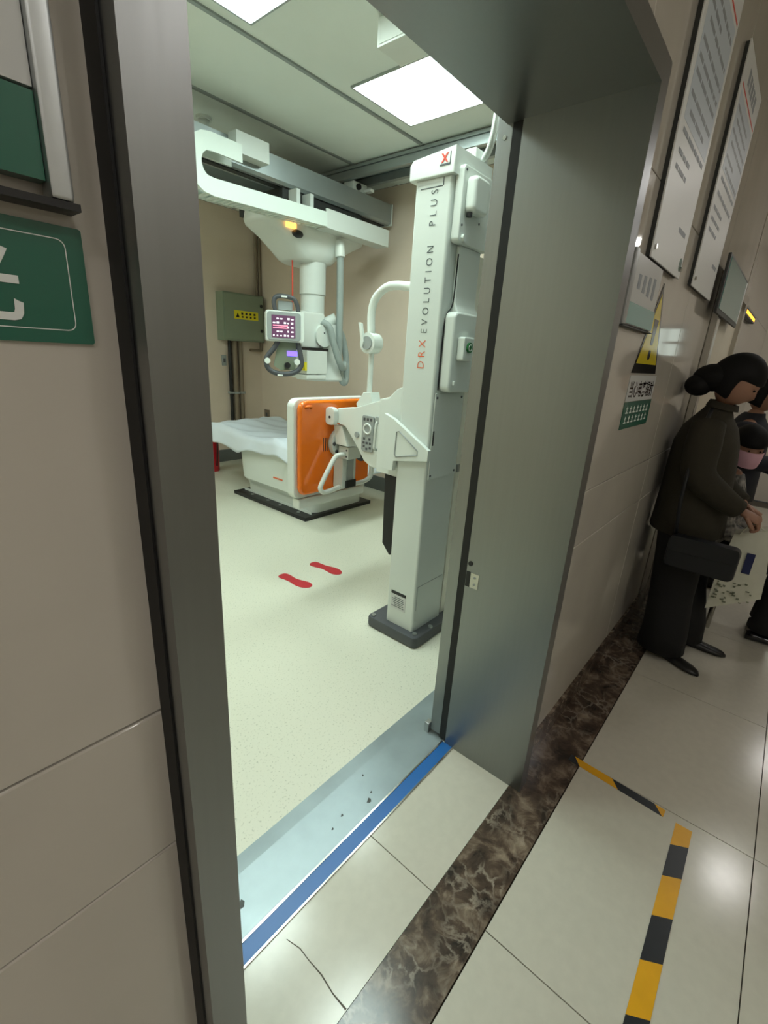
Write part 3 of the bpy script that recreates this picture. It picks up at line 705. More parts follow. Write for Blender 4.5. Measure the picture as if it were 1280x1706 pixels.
box('post_foot', (1.955, 1.932, 0.715), (2.04, 1.9445, 0.762), 'black_pl', pst, bev=0.004)
# detector panel
dp = thing('detector_panel', (1.97, 2.07, 0.7), parent=D)
G().prism(rrect(1.655, 2.275, 0.665, 1.245, 0.05, 6), 'Y', 2.062, 2.125, 0.012, 2).done('panel_shell', 'white_pl', dp, 'auto')
G().prism(rrect(1.672, 2.258, 0.692, 1.235, 0.05, 6), 'Y', 2.026, 2.0615, 0.016, 3).done('panel_back', 'orange', dp, 'auto')
for k in range(5): box('vent_slot', (1.845+0.017*k, 2.0245, 0.94), (1.850+0.017*k, 2.0265, 1.02), 'dark_gap', dp)
G().tube([(1.708, 2.03, 1.20), (1.72, 2.018, 1.205), (1.745, 2.018, 1.205), (1.752, 2.03, 1.195)], 0.008, 8).done('hook', 'orange', dp, True)
G().box((1.69, 2.055, 0.602), (2.25, 2.12, 0.664), 0.01).done('panel_foot', 'white_pl', dp, 'auto')
G().tube(spline([(1.935, 1.93, 0.93), (1.90, 1.95, 0.925), (1.87, 1.96, 0.90), (1.785, 1.965, 0.77), (1.775, 1.965, 0.735), (1.80, 1.965, 0.712), (1.85, 1.965, 0.712), (1.93, 1.965, 0.722)], 6), 0.0145, 10).done('patient_grip', 'white_pl', D, True)
G().tube(spline([(2.045, 1.965, 0.722), (2.13, 1.965, 0.722), (2.19, 1.965, 0.735), (2.215, 1.965, 0.77), (2.205, 1.965, 0.86), (2.18, 1.96, 0.91), (2.04, 1.95, 0.935)], 6), 0.0145, 10).done('patient_grip', 'white_pl', D, True)
# overhead patient bar
G().tube(spline([(1.97, 1.455, 1.80), (1.96, 1.57, 1.825), (1.95, 1.68, 1.825), (1.95, 1.76, 1.775), (1.95, 1.785, 1.70), (1.95, 1.78, 1.60)], 7), 0.021, 12).done('overhead_bar', 'white_pl', D, True)
cl = G().cyl((1.915, 1.775, 1.555), (1.985, 1.775, 1.555), 0.052, 24).done('bar_clamp', 'white_pl', D, 'auto')
G().cyl((1.908, 1.775, 1.555), (1.9155, 1.775, 1.555), 0.034, 20).done('clamp_dial', 'grey_pl', cl, 'auto')
G().prism([(1.80, 1.53), (1.82, 1.62), (1.83, 1.655), (1.81, 1.65), (1.79, 1.56)], 'X', 1.90, 1.914).done('clamp_lever', 'white_pl', cl)
G().cyl((1.95, 1.772, 1.505), (1.95, 1.775, 1.30), 0.0145, 12).done('bar_rod', 'white_metal', D, 'auto')
G().prism([(1.72, 1.252), (1.83, 1.214), (1.84, 1.235), (1.79, 1.30), (1.735, 1.305)], 'X', 1.915, 1.99, 0.006).done('rod_mount', 'white_pl', D, 'auto')
# cables rising from the column top
for k, (dx, r) in enumerate(((0, .007), (0.022, .006), (0.042, .008))):
    G().tube(spline([(2.04+dx*.3, 1.29, 2.29), (2.035+dx*.6, 1.24, 2.36), (2.03+dx*.6, 1.22, 2.50), (2.03+dx*.6, 1.22, 2.80), (2.03+dx*.6, 1.22, RZ)], 6), r, 8).done('cable', 'white_pl', D, True)
box('cable_box', (1.99, 1.27, 2.3), (2.07, 1.38, 2.35), 'white_pl', D, bev=0.006)
G().cyl((2.075, 1.295, 2.3), (2.075, 1.285, 2.335), 0.024, 14).done('cable_gland', 'white_pl', D, 'auto')
# ================================================================== FAR WALL THINGS
E_ = thing('electrical_box', (3.68, RY1, 1.55), 'grey-green steel electrical cabinet on the far wall with yellow warning strip', 'electrical box')
box('cabinet', (3.36, RY1-0.16, 1.56), (3.95, RY1-0.0005, 2.12), 'elec_box', E_, bev=0.006)
dr = box('cabinet_door', (3.375, RY1-0.175, 1.575), (3.935, RY1-0.1605, 2.105), 'elec_box', E_, bev=0.005)
lb = box('warning_strip', (3.50, RY1-0.177, 1.82), (3.85, RY1-0.1755, 1.92), 'yellow_label', E_)
gi = G()
gi.prism([(3.525, 1.84), (3.575, 1.84), (3.55, 1.895)], 'Y', RY1-0.1785, RY1-0.177)
for k in range(4): gi.box((3.60+0.06*k, RY1-0.1785, 1.875), (3.628+0.06*k, RY1-0.177, 1.90)).box((3.605+0.06*k, RY1-0.1785, 1.838), (3.63+0.06*k, RY1-0.177, 1.86))
setp(gi.done('warning_print', 'black_pl', lb), kind='stuff')
for z in (1.70, 2.0): G().cyl((3.90, RY1-0.185, z), (3.90, RY1-0.1755, z), 0.02, 14).done('lock', 'black_pl', dr)
for k, (x, r, zt) in enumerate(((3.50, .022, 1.559), (3.57, .034, 1.559), (3.655, .03, 1.559))):
    t = thing('conduit_pipe', (x, RY1-0.04, 0.16), ['thin dark cable conduit under the electrical box, leftmost of three', 'thick brown conduit under the electrical box, middle of three', 'brown conduit under the electrical box, rightmost of three'][k], 'pipe', 'conduits under the electrical box')
    G().cyl((x, RY1-0.04, 0.16), (x, RY1-0.04, zt), r, 16).done('pipe', 'black_pl' if k == 0 else 'conduit', t, 'auto')
    for z in (0.9,): box('pipe_clip', (x-r-.006, RY1-0.04-r-.004, z), (x+r+.006, RY1-0.0005, z+0.025), 'grey_pl', t)
t = thing('cable_trunk', (3.965, RY1-0.03, 1.5), 'grey metal cable trunk rising in the corner beside the electrical box', 'pipe')
G().cyl((3.973, RY1-0.05, 1.45), (3.973, RY1-0.05, RZ-0.01), 0.02, 14).done('pipe', 'conduit', t, 'auto')
G().cyl((3.80, RY1-0.05, 1.46), (3.973, RY1-0.05, 1.46), 0.018, 12).done('pipe_elbow', 'conduit', t, 'auto')
G().cyl((3.92, RY1-0.05, 2.13), (3.92, RY1-0.05, RZ-0.01), 0.014, 12).done('pipe', 'conduit', t, 'auto')
def outlet(name, lo, hi, label, m_='white_metal'):
    t = thing(name, lo, label, 'outlet')
    box('plate', lo, hi, m_, t, bev=0.004); return t
t = outlet('wall_outlet', (3.40, RY1-0.02, 1.25), (3.46, RY1-0.0005, 1.38), 'small grey wall outlet below the electrical box', 'grey_pl')
box('socket', (3.415, RY1-0.0225, 1.29), (3.445, RY1-0.0205, 1.34), 'dark_pl', t)
t = outlet('wall_socket', (RX1-0.02, 5.50, 0.56), (RX1-0.0005, 5.60, 0.68), 'small brown wall socket low on the right wall behind the table', 'conduit')
box('socket', (RX1-0.0225, 5.53, 0.59), (RX1-0.0205, 5.57, 0.64), 'dark_pl', t)
# red fire extinguisher by the jamb edge
FX = thing('fire_extinguisher', (3.0, 5.3, 0), 'red fire extinguisher at the far wall, mostly hidden by the left jamb', 'extinguisher')
pr = [(0.001, 0.0), (.072, 0.0), (.078, .012), (.078, .33), (.066, .37), (.035, .40), (.028, .42), (0.001, .42)]
def lathe(pr, c, n=24): return G().loft([[(c[0]+r*math.cos(2*math.pi*k/n), c[1]+r*math.sin(2*math.pi*k/n), c[2]+z) for k in range(n)] for r, z in pr])
fx, fy = 2.985, 5.30
lathe(pr, (fx, fy, 0)).done('cylinder', 'red_paint', FX, 'auto')
G().cyl((fx, fy, .42), (fx, fy, .46), .02, 12).done('valve', 'black_pl', FX)
box('lever', (fx-.01, fy-.09, .46), (fx+.01, fy+.03, .475), 'black_pl', FX, bev=.003)
G().tube(spline([(fx, fy-.02, .44), (fx, fy-.12, .40), (fx, fy-.11, .20), (fx, fy-.09, .08)], 6), .009, 8).done('hose', 'black_rubber', FX, True)
# footprints
def foot(xc, yc, mirror, ang, label):
    pts = []
    half = [(0, 0, .0), ]
    # outline: heel at +y, toes at -y
    L = [(-.0, .142), (.026, .135), (.038, .112), (.036, .07), (.028, .03), (.03, -.01), (.042, -.06), (.046, -.09), (.036, -.125), (.012, -.142), (-.016, -.135), (-.038, -.105), (-.046, -.065), (-.042, -.02), (-.034, .02), (-.034, .07), (-.038, .112), (-.026, .135)]
    sp = spline([(a*mirror, b, 0) for a, b in L]+[(L[0][0], L[0][1], 0)], 4)[:-1]
    ca, sa = math.cos(ang), math.sin(ang)
    P = [(xc+p.x*ca-p.y*sa, yc+p.x*sa+p.y*ca) for p in sp]
    o = G().prism(P, 'Z', 0.0005, 0.0025).done('footprint_sticker', 'red_sticker')
    return setp(o, label, 'sticker', 'footprint stickers')
foot(1.835, 2.275, 1, 0.10, 'red shoe-sole footprint sticker on the floor, nearer the left jamb')
foot(2.125, 2.28, -1, 0.14, 'red shoe-sole footprint sticker on the floor, nearer the detector column')

# ================================================================== CORRIDOR WALL BOARDS
def board(name, x0, x1, z0, z1, label, seed, bluetop):
    rnd = random.Random(seed)
    t = thing(name, ((x0+x1)/2, YW, z0), label, 'notice board', 'notice boards on the corridor wall')
    y1 = YW-0.0005; y0 = YW-0.019
    box('backing', (x0+.004, y0+.006, z0+.004), (x1-.004, y1, z1-.004), 'board_dark', t)
    fp = box('face_panel', (x0, y0, z0), (x1, y0+.0055, z1), 'board_white', t, bev=.001, seg=1)
    yy = y0-.0006
    bl = box('text_field', (x0+.03, yy, z0+(z1-z0)*bluetop), (x1-.03, y0-.0001, z1-.14), 'board_blue', fp)
    box('red_rule', (x0+.02, yy, z1-.125), (x1-.02, y0-.0001, z1-.118), 'red_ink', fp)
    gt = G(); cw = (x1-x0-.22)/5.0
    for k in range(5): gt.box((x0+.11+cw*k, yy, z1-.095), (x0+.11+cw*k+cw*.72, y0-.0001, z1-.045))
    setp(gt.done('title_print', 'text_grey', fp), kind='stuff')
    gt = G(); z = z1-.175; k = 0
    while z > z0+.22:
        a = x0+.05; end = x1-.05 if rnd.random() < .55 else x0+(x1-x0)*rnd.uniform(.45, .85)
        if rnd.random() < .3: a += .03
        while a < end:
            l = rnd.uniform(.03, .09); gt.box((a, yy-.0004, z-.012), (min(a+l, end), yy, z)); a += l+.012
        z -= rnd.choice((.034, .038, .05)); k += 1
    gt.box((x1-.17, yy, z0+.12), (x1-.06, y0-.0001, z0+.135))
    setp(gt.done('text_print', 'text_grey', fp), kind='stuff')
    for xx in (x0+.02, x1-.02):
        G().cyl((xx, y0-.006, z0+.03), (xx, y0, z0+.03), .008, 10).done('standoff', 'steel_bright', t)
    return t, fp, yy, y0
t, fp, yy, y0 = board('notice_board', 1.715, 2.155, 1.83, 2.68, 'tall white notice board with a bluish text field, nearer the doorway', 3, .42)
G().cyl((2.12, yy, 1.872), (2.12, y0-.0001, 1.872), .022, 14).done('green_mark', 'green_panel', fp)
t, fp, yy, y0 = board('notice_board', 2.42, 2.93, 1.845, 2.65, 'tall white notice board full of text lines, farther from the doorway', 5, .52)
# paper holder by the door frame
H = thing('paper_holder', (1.80, YW, 1.63), 'small grey framed sign holder with a teal lower strip, right beside the steel door frame', 'sign holder')
box('holder_back', (1.585, YW-.012, 1.632), (1.93, YW-.0005, 1.825), 'grey_panel', H)
box('holder_rail', (1.568, YW-.018, 1.628), (1.60, YW-.0005, 1.83), 'alu', H, bev=.004)
box('teal_strip', (1.602, YW-.016, 1.634), (1.928, YW-.0125, 1.693), 'teal_glass', H)
gt = G()
for k in range(4): gt.box((1.66+.06*k, YW-.0128, 1.735-.004*k), (1.69+.06*k, YW-.0121, 1.775+.004*k))
setp(gt.done('holder_print', 'text_grey', H), kind='stuff')
box('holder_foot', (1.568, YW-.019, 1.624), (1.93, YW-.0005, 1.6275), 'board_dark', H)
# radiation warning sticker
Wn = thing('warning_sign', (2.04, YW, 1.29), 'radiation warning sign with yellow triangle above a white and a green text panel', 'warning sign')
yk = YW-.0006
def tri(x0, x1, z0, xa, za): return [(x0, z0), (x1, z0), (xa, za)]
G().prism(tri(1.85, 2.215, 1.492, 2.035, 1.80), 'Y', YW-.0022, yk).done('triangle_border', 'sign_black', Wn)
G().prism(tri(1.885, 2.18, 1.525, 2.035, 1.765), 'Y', YW-.003, YW-.0022).done('triangle_field', 'sign_yellow', Wn)
G().prism([(2.018, 1.592), (2.052, 1.592), (2.068, 1.68), (2.002, 1.68)], 'Y', YW-.0036, YW-.003).prism(rrect(2.016, 2.054, 1.54, 1.575, .015), 'Y', YW-.0036, YW-.003).done('triangle_symbol', 'sign_black', Wn)
box('text_panel', (1.85, YW-.0022, 1.392), (2.25, yk, 1.484), 'grey_panel', Wn)
text('panel_lettering', '当心电离辐射', (1.872, YW-.0028, 1.405), (1, 0, 0), (0, 0, 1), .355, .06, 'sign_black', Wn, 1.0, .012)
box('green_panel', (1.85, YW-.0022, 1.292), (2.255, yk, 1.390), 'green_panel', Wn)
gt = G(); rnd = random.Random(4)
for r_ in range(2):
    for k in range(7):
        x = 1.885+.05*k; z = 1.312+.036*r_
        gt.box((x, YW-.0027, z), (x+.03, YW-.0022, z+.005)).box((x+.012, YW-.0027, z+.005), (x+.018, YW-.0022, z+.026)).box((x+.003, YW-.0027, z+.016), (x+.027, YW-.0022, z+.02))
setp(gt.done('green_panel_marks', 'white_print', Wn), kind='stuff')
# hanging glass sign farther along
Hs = thing('glass_sign', (3.45, YW, 1.80), 'dark-framed teal glass door sign beyond the notice boards', 'sign')
box('sign_body', (3.00, YW-.05, 1.80), (3.93, YW-.0365, 2.07), 'board_dark', Hs, bev=.003)
box('sign_glass', (3.03, YW-.053, 1.822), (3.86, YW-.0505, 2.055), 'teal_glass', Hs)
box('sign_bar', (3.875, YW-.053, 1.822), (3.92, YW-.0505, 2.055), 'board_white', Hs)
Ls = thing('led_sign', (4.9, YW, 1.93), 'glowing amber strip sign on the wall near the corridor end', 'sign')
box('sign_housing', (4.5, YW-.03, 1.935), (5.3, YW-.0005, 1.99), 'board_dark', Ls, bev=.003)
box('light_bar', (4.53, YW-.032, 1.95), (5.27, YW-.0302, 1.972), 'led_amber', Ls)

# left signs, close to the viewer
B1 = thing('framed_board', (-0.2, YW, 1.59), 'aluminium framed board with green lower band at the upper left edge', 'notice board')
y1 = YW-.0005; y0 = YW-.018
box('panel_upper', (-0.55, y0+.004, 1.657), (0.133, y1, 2.25), 'grey_panel', B1)
box('panel_lower', (-0.55, y0+.004, 1.603), (0.133, y1, 1.655), 'green_panel', B1)
box('frame_side', (0.1335, y0-.002, 1.592), (0.149, y1, 2.28), 'alu', B1, bev=.003)
box('frame_bottom', (-0.58, y0-.004, 1.5865), (0.151, y1, 1.5915), 'black_pl', B1)
B2 = thing('green_sign', (-0.2, YW, 1.49), 'green plastic sign with white border and lettering below the framed board', 'sign')
G().prism(rrect(-0.5, 0.155, 1.494, 1.578, .002, 2), 'Y', YW-.003, YW-.0005).done('sign_plate', 'green_panel', B2)
o2 = rrect(-0.49, 0.143, 1.5035, 1.569, .006, 4); o1 = rrect(-0.4893, 0.1423, 1.5042, 1.5683, .0055, 4)
gb = G(); n = len(o1); vs = [(x, YW-.0034, z) for x, z in o2]+[(x, YW-.0034, z) for x, z in o1]
gb.poly(vs, [(i, (i+1) % n, n+(i+1) % n, n+i) for i in range(n)])
gb.done('sign_border', 'white_print', B2)
text('sign_lettering', '光', (0.056, YW-.0036, 1.508), (1, 0, 0), (0, 0, 1), .054, .052, 'white_print', B2, 1.0, .015)

# ================================================================== FLOOR TAPES
TA = thing('floor_tape', (1.65, 0.14, 0), 'short yellow and black striped floor tape running out from the marble border', 'tape', 'striped floor tapes')
def quad(name, pts, m_, par, z=.0011): return G().prism(pts, 'Z', .0006, .0016).done(name, m_, par)
def tape(par, A, B, wd, marks, first, slant):
    A, B = Vector(A), Vector(B); d = (B-A); L = d.length; d.normalize(); n = Vector((-d.y, d.x))
    ms = [0]+marks+[L]
    for k in range(len(ms)-1):
        a, b = ms[k], ms[k+1]; s0 = slant if k > 0 else 0; s1 = slant if k < len(ms)-2 else 0
        P = [A+d*(a-s0)-n*wd/2, A+d*(b-s1)-n*wd/2, A+d*(b+s1)+n*wd/2, A+d*(a+s0)+n*wd/2]
        quad('tape_stripe', [(p.x, p.y) for p in P], 'tape_yellow' if (k+first) % 2 == 0 else 'tape_black', par)
tape(TA, (1.668, 0.325), (1.655, -0.02), .036, [.03, .175, .325], 1, -.016)
TB = thing('floor_tape', (1.3, -0.09, 0), 'long yellow and black striped floor tape at the lower right', 'tape', 'striped floor tapes')
tape(TB, (1.645, -0.083), (0.75, -0.092), .05, [.09, .223, .371, .513, .661, .80], 0, -.014)

# ================================================================== PEOPLE
def skin(name, J, E, R_, m_, parent, root, sub=2):
    me = bpy.data.meshes.new(name); me.from_pydata([Vector(j) for j in J], E, []); 
    o = bpy.data.objects.new(name, me); COL.objects.link(o)
    sm = o.modifiers.new('skin', 'SKIN')
    for i, v in enumerate(me.skin_vertices[0].data):
        r = R_[i]; v.radius = (r, r) if not isinstance(r, tuple) else r
        v.use_root = (i == root)
    sb = o.modifiers.new('sub', 'SUBSURF'); sb.levels = sub; sb.render_levels = sub
    dg = bpy.context.evaluated_depsgraph_get(); ev = bpy.data.meshes.new_from_object(o.evaluated_get(dg))
    bpy.data.objects.remove(o); ev.name = name; ev.materials.clear()
    return link_mesh(name, ev, m_, parent, True)
def ell(c, rx, ry, n=20, tilt=0.0):
    return [(c[0]+rx*math.cos(2*math.pi*k/n), c[1]+ry*math.sin(2*math.pi*k/n), c[2]+tilt*math.sin(2*math.pi*k/n)) for k in range(n)]
def limb(name, pts, rad, m_, parent, per=5, n=14):
    sp = spline(pts, per); N = len(sp); rr = []
    for i in range(N):
        t = i/(N-1)*(len(rad)-1); k = min(int(t), len(rad)-2); rr.append(rad[k]+(rad[k+1]-rad[k])*(t-k))
    return G().tube(sp, rr, n).done(name, m_, parent, True)
def head_mesh(c, rot, s=1.0):
    """head facing -Y in its own frame, with brow, nose, mouth, chin and ears"""
    t = bmesh.new(); bmesh.ops.create_uvsphere(t, u_segments=28, v_segments=20, radius=1)
    for v in t.verts:
        x, y, z = v.co
        yy = y*0.098; xx = x*0.075; zz = z*0.115
        if z < 0:                       # jaw narrows, chin forward
            k = -z; xx *= 1-0.30*k*k; yy = yy*(1-0.22*k)-0.018*k
        if y < -0.3:
            if abs(x) < 0.22 and -0.35 < z < 0.12: yy -= 0.020*(1-abs(x)/0.22)*(1-abs(z+0.18)/0.32 if abs(z+0.18) < 0.32 else 0)   # nose
            if 0.12 < abs(x) < 0.6 and 0.0 < z < 0.22: yy += 0.008      # eye sockets
            if abs(x) < 0.35 and -0.62 < z < -0.45: yy -= 0.005       # lips
        v.co = Vector((xx, yy, zz))*s
    g = G(); g.add(t, Matrix.Translation(Vector(c)) @ rot.to_4x4())
    for sx in (-1, 1):
        g.ball(Vector(c)+rot @ Vector((sx*0.074*s, 0.012*s, -0.005*s)), 0.028*s, (0.35, 0.6, 1.0), 10, rot)
    return g
def hand(name, wrist, dirv, palm_n, parent, curl=0.9, s=1.0):
    """palm and five unequal bent fingers"""
    d = Vector(dirv).normalized(); n = Vector(palm_n).normalized(); n = (n-d*n.dot(d)).normalized(); sd = d.cross(n)
    w_ = Vector(wrist); g = G()
    rings = []
    for t, hw_, ht in ((0, .024, .018), (.03, .034, .017), (.065, .040, .015), (.088, .039, .012)):
        c = w_+d*t*s; rings.append([c+(sd*math.cos(2*math.pi*k/12)*hw_+n*math.sin(2*math.pi*k/12)*ht)*s for k in range(12)])
    g.loft(rings)
    for i, (off, L) in enumerate(((-.030, .066), (-.010, .078), (.010, .073), (.029, .056))):
        p = w_+d*.082*s+sd*off*s; pts = [p]; a = 0
        for sgm in (.42, .32, .26):
            a += curl*0.8; q = pts[-1]+(d*math.cos(a)+n*math.sin(a))*L*sgm*s; pts.append(q)
        g.tube(spline(pts, 3), .0085*s, 8)
    p = w_+d*.028*s-sd*.030*s
    g.tube(spline([p, p+(d*.03-sd*.022+n*.012)*s, p+(d*.055-sd*.018+n*.03)*s], 4), .010*s, 8)
    return g.done(name, 'skin', parent, True)
def shoe(c, ang, m_, parent, L=.25):
    ca, sa = math.cos(ang), math.sin(ang); rings = []
    prof = [(.00, .030, .055), (.04, .034, .060), (.10, .033, .052), (.15, .040, .042), (.20, .040, .034), (.235, .026, .026), (.25, .008, .014)]
    for t, hw_, h in prof:
        rr = []
        for k in range(12):
            a = 2*math.pi*k/12; u = hw_*math.cos(a); z = max(0.0015, h*.5+h*.5*math.sin(a)*1.0)
            lx, ly = u, -(t-.07)*L/.25
            rr.append((c[0]+lx*ca-ly*sa, c[1]+lx*sa+ly*ca, z))
        rings.append(rr)
    return G().loft(rings).done('shoe', m_, parent, True)
def hair_shape(t, rx, ry, rz, oy, oz, line):
    """hair cap: the face opening is drawn in under the skin with a smooth hairline"""
    for v in t.verts:
        x, y, z = v.co
        f = (-y-0.12-0.25*max(0, -z))*3.2            # toward the face
        g_ = (line-z+0.35*abs(x)*0)*4.5              # below the hairline
        k = max(0, min(1, f))*max(0, min(1, g_)); k = k*k*(3-2*k)
        low = max(0, min(1, (-z-0.62)*3))
        sc_ = 1-0.42*k-0.35*low
        v.co = Vector((x*rx*sc_, y*ry*sc_+oy, z*rz*(1-0.3*low)+oz))
# --- woman in olive coat leaning on the wall
px = 2.93
P = thing('person', (px, .25, 0), 'woman with tied-up black hair and olive brown coat leaning on the wall', 'person')
rotH = Matrix.Rotation(math.radians(32), 3, 'X') @ Matrix.Rotation(math.radians(0), 3, 'Z')
# body: torso, neck, arms, legs in one surface
J = [(px, .28, .86), (px, .28, 1.05), (px, .28, 1.22), (px, .275, 1.31), (px, .245, 1.38),
     (px-.15, .28, 1.255), (px-.185, .26, 1.03), (px-.13, .10, .90), (px-.10, .05, .872),
     (px+.15, .28, 1.255), (px+.185, .26, 1.03), (px+.12, .10, .88), (px+.10, .05, .86),
     (px-.09, .27, .80), (px-.10, .24, .46), (px-.15, .22, .09),
     (px+.09, .27, .80), (px+.09, .22, .46), (px+.06, .16, .09)]
E2 = [(0, 1), (1, 2), (2, 3), (3, 4), (2, 5), (5, 6), (6, 7), (7, 8), (2, 9), (9, 10), (10, 11), (11, 12), (0, 13), (13, 14), (14, 15), (0, 16), (16, 17), (17, 18)]
Rr = [.11, .10, .10, .05, .045, .05, .04, .032, .025, .05, .04, .032, .025, .08, .052, .032, .08, .052, .032]
body = skin('body', J, E2, Rr, 'skin', P, 0)
hc = (px, .235, 1.475)
head_mesh(hc, rotH).done('head', 'skin', P, True)
for sx in (-1, 1):
    G().ball(Vector(hc)+rotH @ Vector((sx*.03, -.088, .012)), .009, (1.3, .6, .6), 8).done('eye', 'hair', P, True)
# hair: cap over the skull and a bun towards the wall
t = bmesh.new(); bmesh.ops.create_uvsphere(t, u_segments=28, v_segments=20, radius=1)
hair_shape(t, .092, .118, .132, .012, .006, .25)
hg = G(); hg.add(t, Matrix.Translation(Vector(hc)) @ rotH.to_4x4())
hg.ball((px-.03, .385, 1.45), .064, (1.1, 1.0, .85), 14).ball((px-.01, .325, 1.49), .08, (1.05, 1.25, .85), 14)
hg.done('hair', 'hair', P, True)
# coat
cr = [((px, .275, .70), .215, .175), ((px, .275, .78), .21, .17), ((px, .28, .92), .205, .16), ((px, .285, 1.05), .205, .155), ((px, .29, 1.17), .20, .145), ((px, .29, 1.25), .18, .12), ((px, .288, 1.30), .125, .085), ((px, .28, 1.335), .075, .066), ((px, .27, 1.36), .066, .06)]
cg = G().loft([ell(c, a, b, 28) for c, a, b in cr]); cg.done('coat', 'coat', P, True)
limb('sleeve', [(px-.15, .285, 1.275), (px-.195, .28, 1.18), (px-.21, .265, 1.04), (px-.175, .17, .95), (px-.125, .075, .885)], [.072, .078, .074, .064, .05], 'coat', P)
limb('sleeve', [(px+.15, .285, 1.275), (px+.195, .28, 1.18), (px+.21, .265, 1.04), (px+.16, .17, .93), (px+.11, .075, .87)], [.072, .078, .074, .064, .05], 'coat', P)
cg = G().loft([ell((px, .265, 1.345), .078, .072, 20, .012), ell((px, .26, 1.375), .068, .064, 20, .012), ell((px, .26, 1.375), .058, .055, 20, .012)], cap=False); cg.done('collar', 'coat', P, True)
hand('hand', (px-.115, .06, .878), (.15, -.8, -.35), (.3, -.3, -.9), P, 1.0)
hand('hand', (px+.10, .06, .864), (-.15, -.8, -.35), (-.3, -.3, -.9), P, 1.0)
# wide trousers
def leg(x0, y0, x1, y1, par, m_='trouser', zt=.82, z0=.045):
    R2 = [((x0, y0, zt), .115, .13), ((x0*.7+x1*.3, y0*.7+y1*.3, .60), .105, .115), ((x0*.4+x1*.6, y0*.4+y1*.6, .36), .10, .105), ((x1, y1, .16), .105, .11), ((x1, y1, z0), .112, .118)]
    return G().loft([ell(c, a, b, 22) for c, a, b in R2]).done('trouser_leg', m_, par, True)
leg(px-.09, .275, px-.16, .225, P); leg(px+.085, .275, px+.07, .17, P)
shoe((px-.185, .185), math.radians(-22), 'shoe', P); shoe((px+.06, .11), math.radians(4), 'shoe', P)
# handbag on her side
HB = thing('handbag', (px-.23, .15, .58), 'black leather handbag hanging at the hip of the woman in the coat', 'bag')
G().prism(rrect(.005, .30, .575, .735, .03, 4), 'X', px-.335, px-.245, .012, 2).done('bag_body', 'leather', HB, 'auto')
G().prism(rrect(.01, .295, .665, .742, .02, 4), 'X', px-.341, px-.3355, .002).done('bag_flap', 'leather', HB, 'auto')
G().tube(spline([(px-.26, .285, .73), (px-.285, .30, .95), (px-.23, .30, 1.22), (px-.13, .29, 1.345)], 6), .009, 8).done('bag_strap', 'leather', HB, True)
# white paper bag
PB = thing('paper_bag', (px+.03, .0, .29), 'white paper carrier bag with a dark blue tag beside the black handbag', 'bag')
G().loft([[(px-.05, .085, .30), (px-.05, -.125, .44), (px+.07, -.125, .44), (px+.07, .085, .30)], [(px-.065, .08, .52), (px-.065, -.115, .56), (px+.075, -.115, .56), (px+.075, .08, .52)], [(px-.05, .06, .74), (px-.05, -.075, .80), (px+.05, -.075, .80), (px+.05, .06, .74)]]).done('bag_body', 'paper_bag', PB)
G().box((px-.0685, -.05, .555), (px-.0655, -.015, .665)).done('bag_tag', 'bag_tag', PB)
gi = G(); rnd = random.Random(2)
for k in range(26):
    y = rnd.uniform(-.09, .065); z = .36+rnd.uniform(0, .12)+max(0, -y)*.5
    gi.box((px-.066, y, z), (px-.0625, y+rnd.uniform(.006, .018), z+rnd.uniform(.004, .009)))
setp(gi.done('bag_print', 'bag_ink', PB), kind='stuff')
for yy in (.03, -.045):
    pass
G().tube(spline([(px-.05, .04, .745), (px-.09, .0, .82), (px-.05, -.055, .79)], 6), .004, 6).done('bag_handle', 'paper_bag', PB, True)
# --- seated person with pink mask
qx, qy = 3.45, .14
BN = thing('bench', (3.55, .25, 0), 'low dark waiting bench under the seated masked person', 'bench')
box('seat', (3.28, .02, .38), (3.80, .41, .42), 'black_pl', BN, bev=.008)
for x in (3.32, 3.76):
    for y in (.06, .37): G().cyl((x, y, 0), (x, y, .38), .015, 10).done('leg', 'steel_bright', BN)
P2 = thing('person', (qx, qy, 0), 'seated person in a black cap, pink face mask and black-white patterned top', 'person')
J = [(qx, .20, .50), (qx, .19, .66), (qx, .18, .82), (qx, .165, .93), (qx, .15, .99), (qx-.13, .18, .85), (qx-.17, .13, .66), (qx-.09, -.03, .60), (qx+.13, .18, .85), (qx+.17, .13, .66), (qx+.09, -.03, .60),
     (qx-.08, .17, .49), (qx-.09, -.20, .50), (qx-.09, -.18, .09), (qx+.08, .17, .49), (qx+.09, -.20, .50), (qx+.09, -.18, .09)]
E2 = [(0, 1), (1, 2), (2, 3), (3, 4), (2, 5), (5, 6), (6, 7), (2, 8), (8, 9), (9, 10), (0, 11), (11, 12), (12, 13), (0, 14), (14, 15), (15, 16)]
Rr = [.10, .09, .09, .045, .04, .045, .036, .025, .045, .036, .025, .07, .05, .03, .07, .05, .03]
skin('body', J, E2, Rr, 'skin', P2, 0)
rot2 = Matrix.Rotation(math.radians(-62), 3, 'Z') @ Matrix.Rotation(math.radians(14), 3, 'X')
hc2 = Vector((qx-.02, .135, 1.115))
head_mesh(hc2, rot2, .95).done('head', 'skin', P2, True)
for sx in (-1, 1): G().ball(hc2+rot2 @ Vector((sx*.028, -.085, .012)), .008, (1.3, .6, .6), 8).done('eye', 'hair', P2, True)
t = bmesh.new(); bmesh.ops.create_uvsphere(t, u_segments=24, v_segments=18, radius=1)
hair_shape(t, .092, .115, .125, .008, .012, .22)
hg = G(); hg.add(t, Matrix.Translation(hc2) @ rot2.to_4x4()); hg.done('hair', 'hair', P2, True)
mk = []
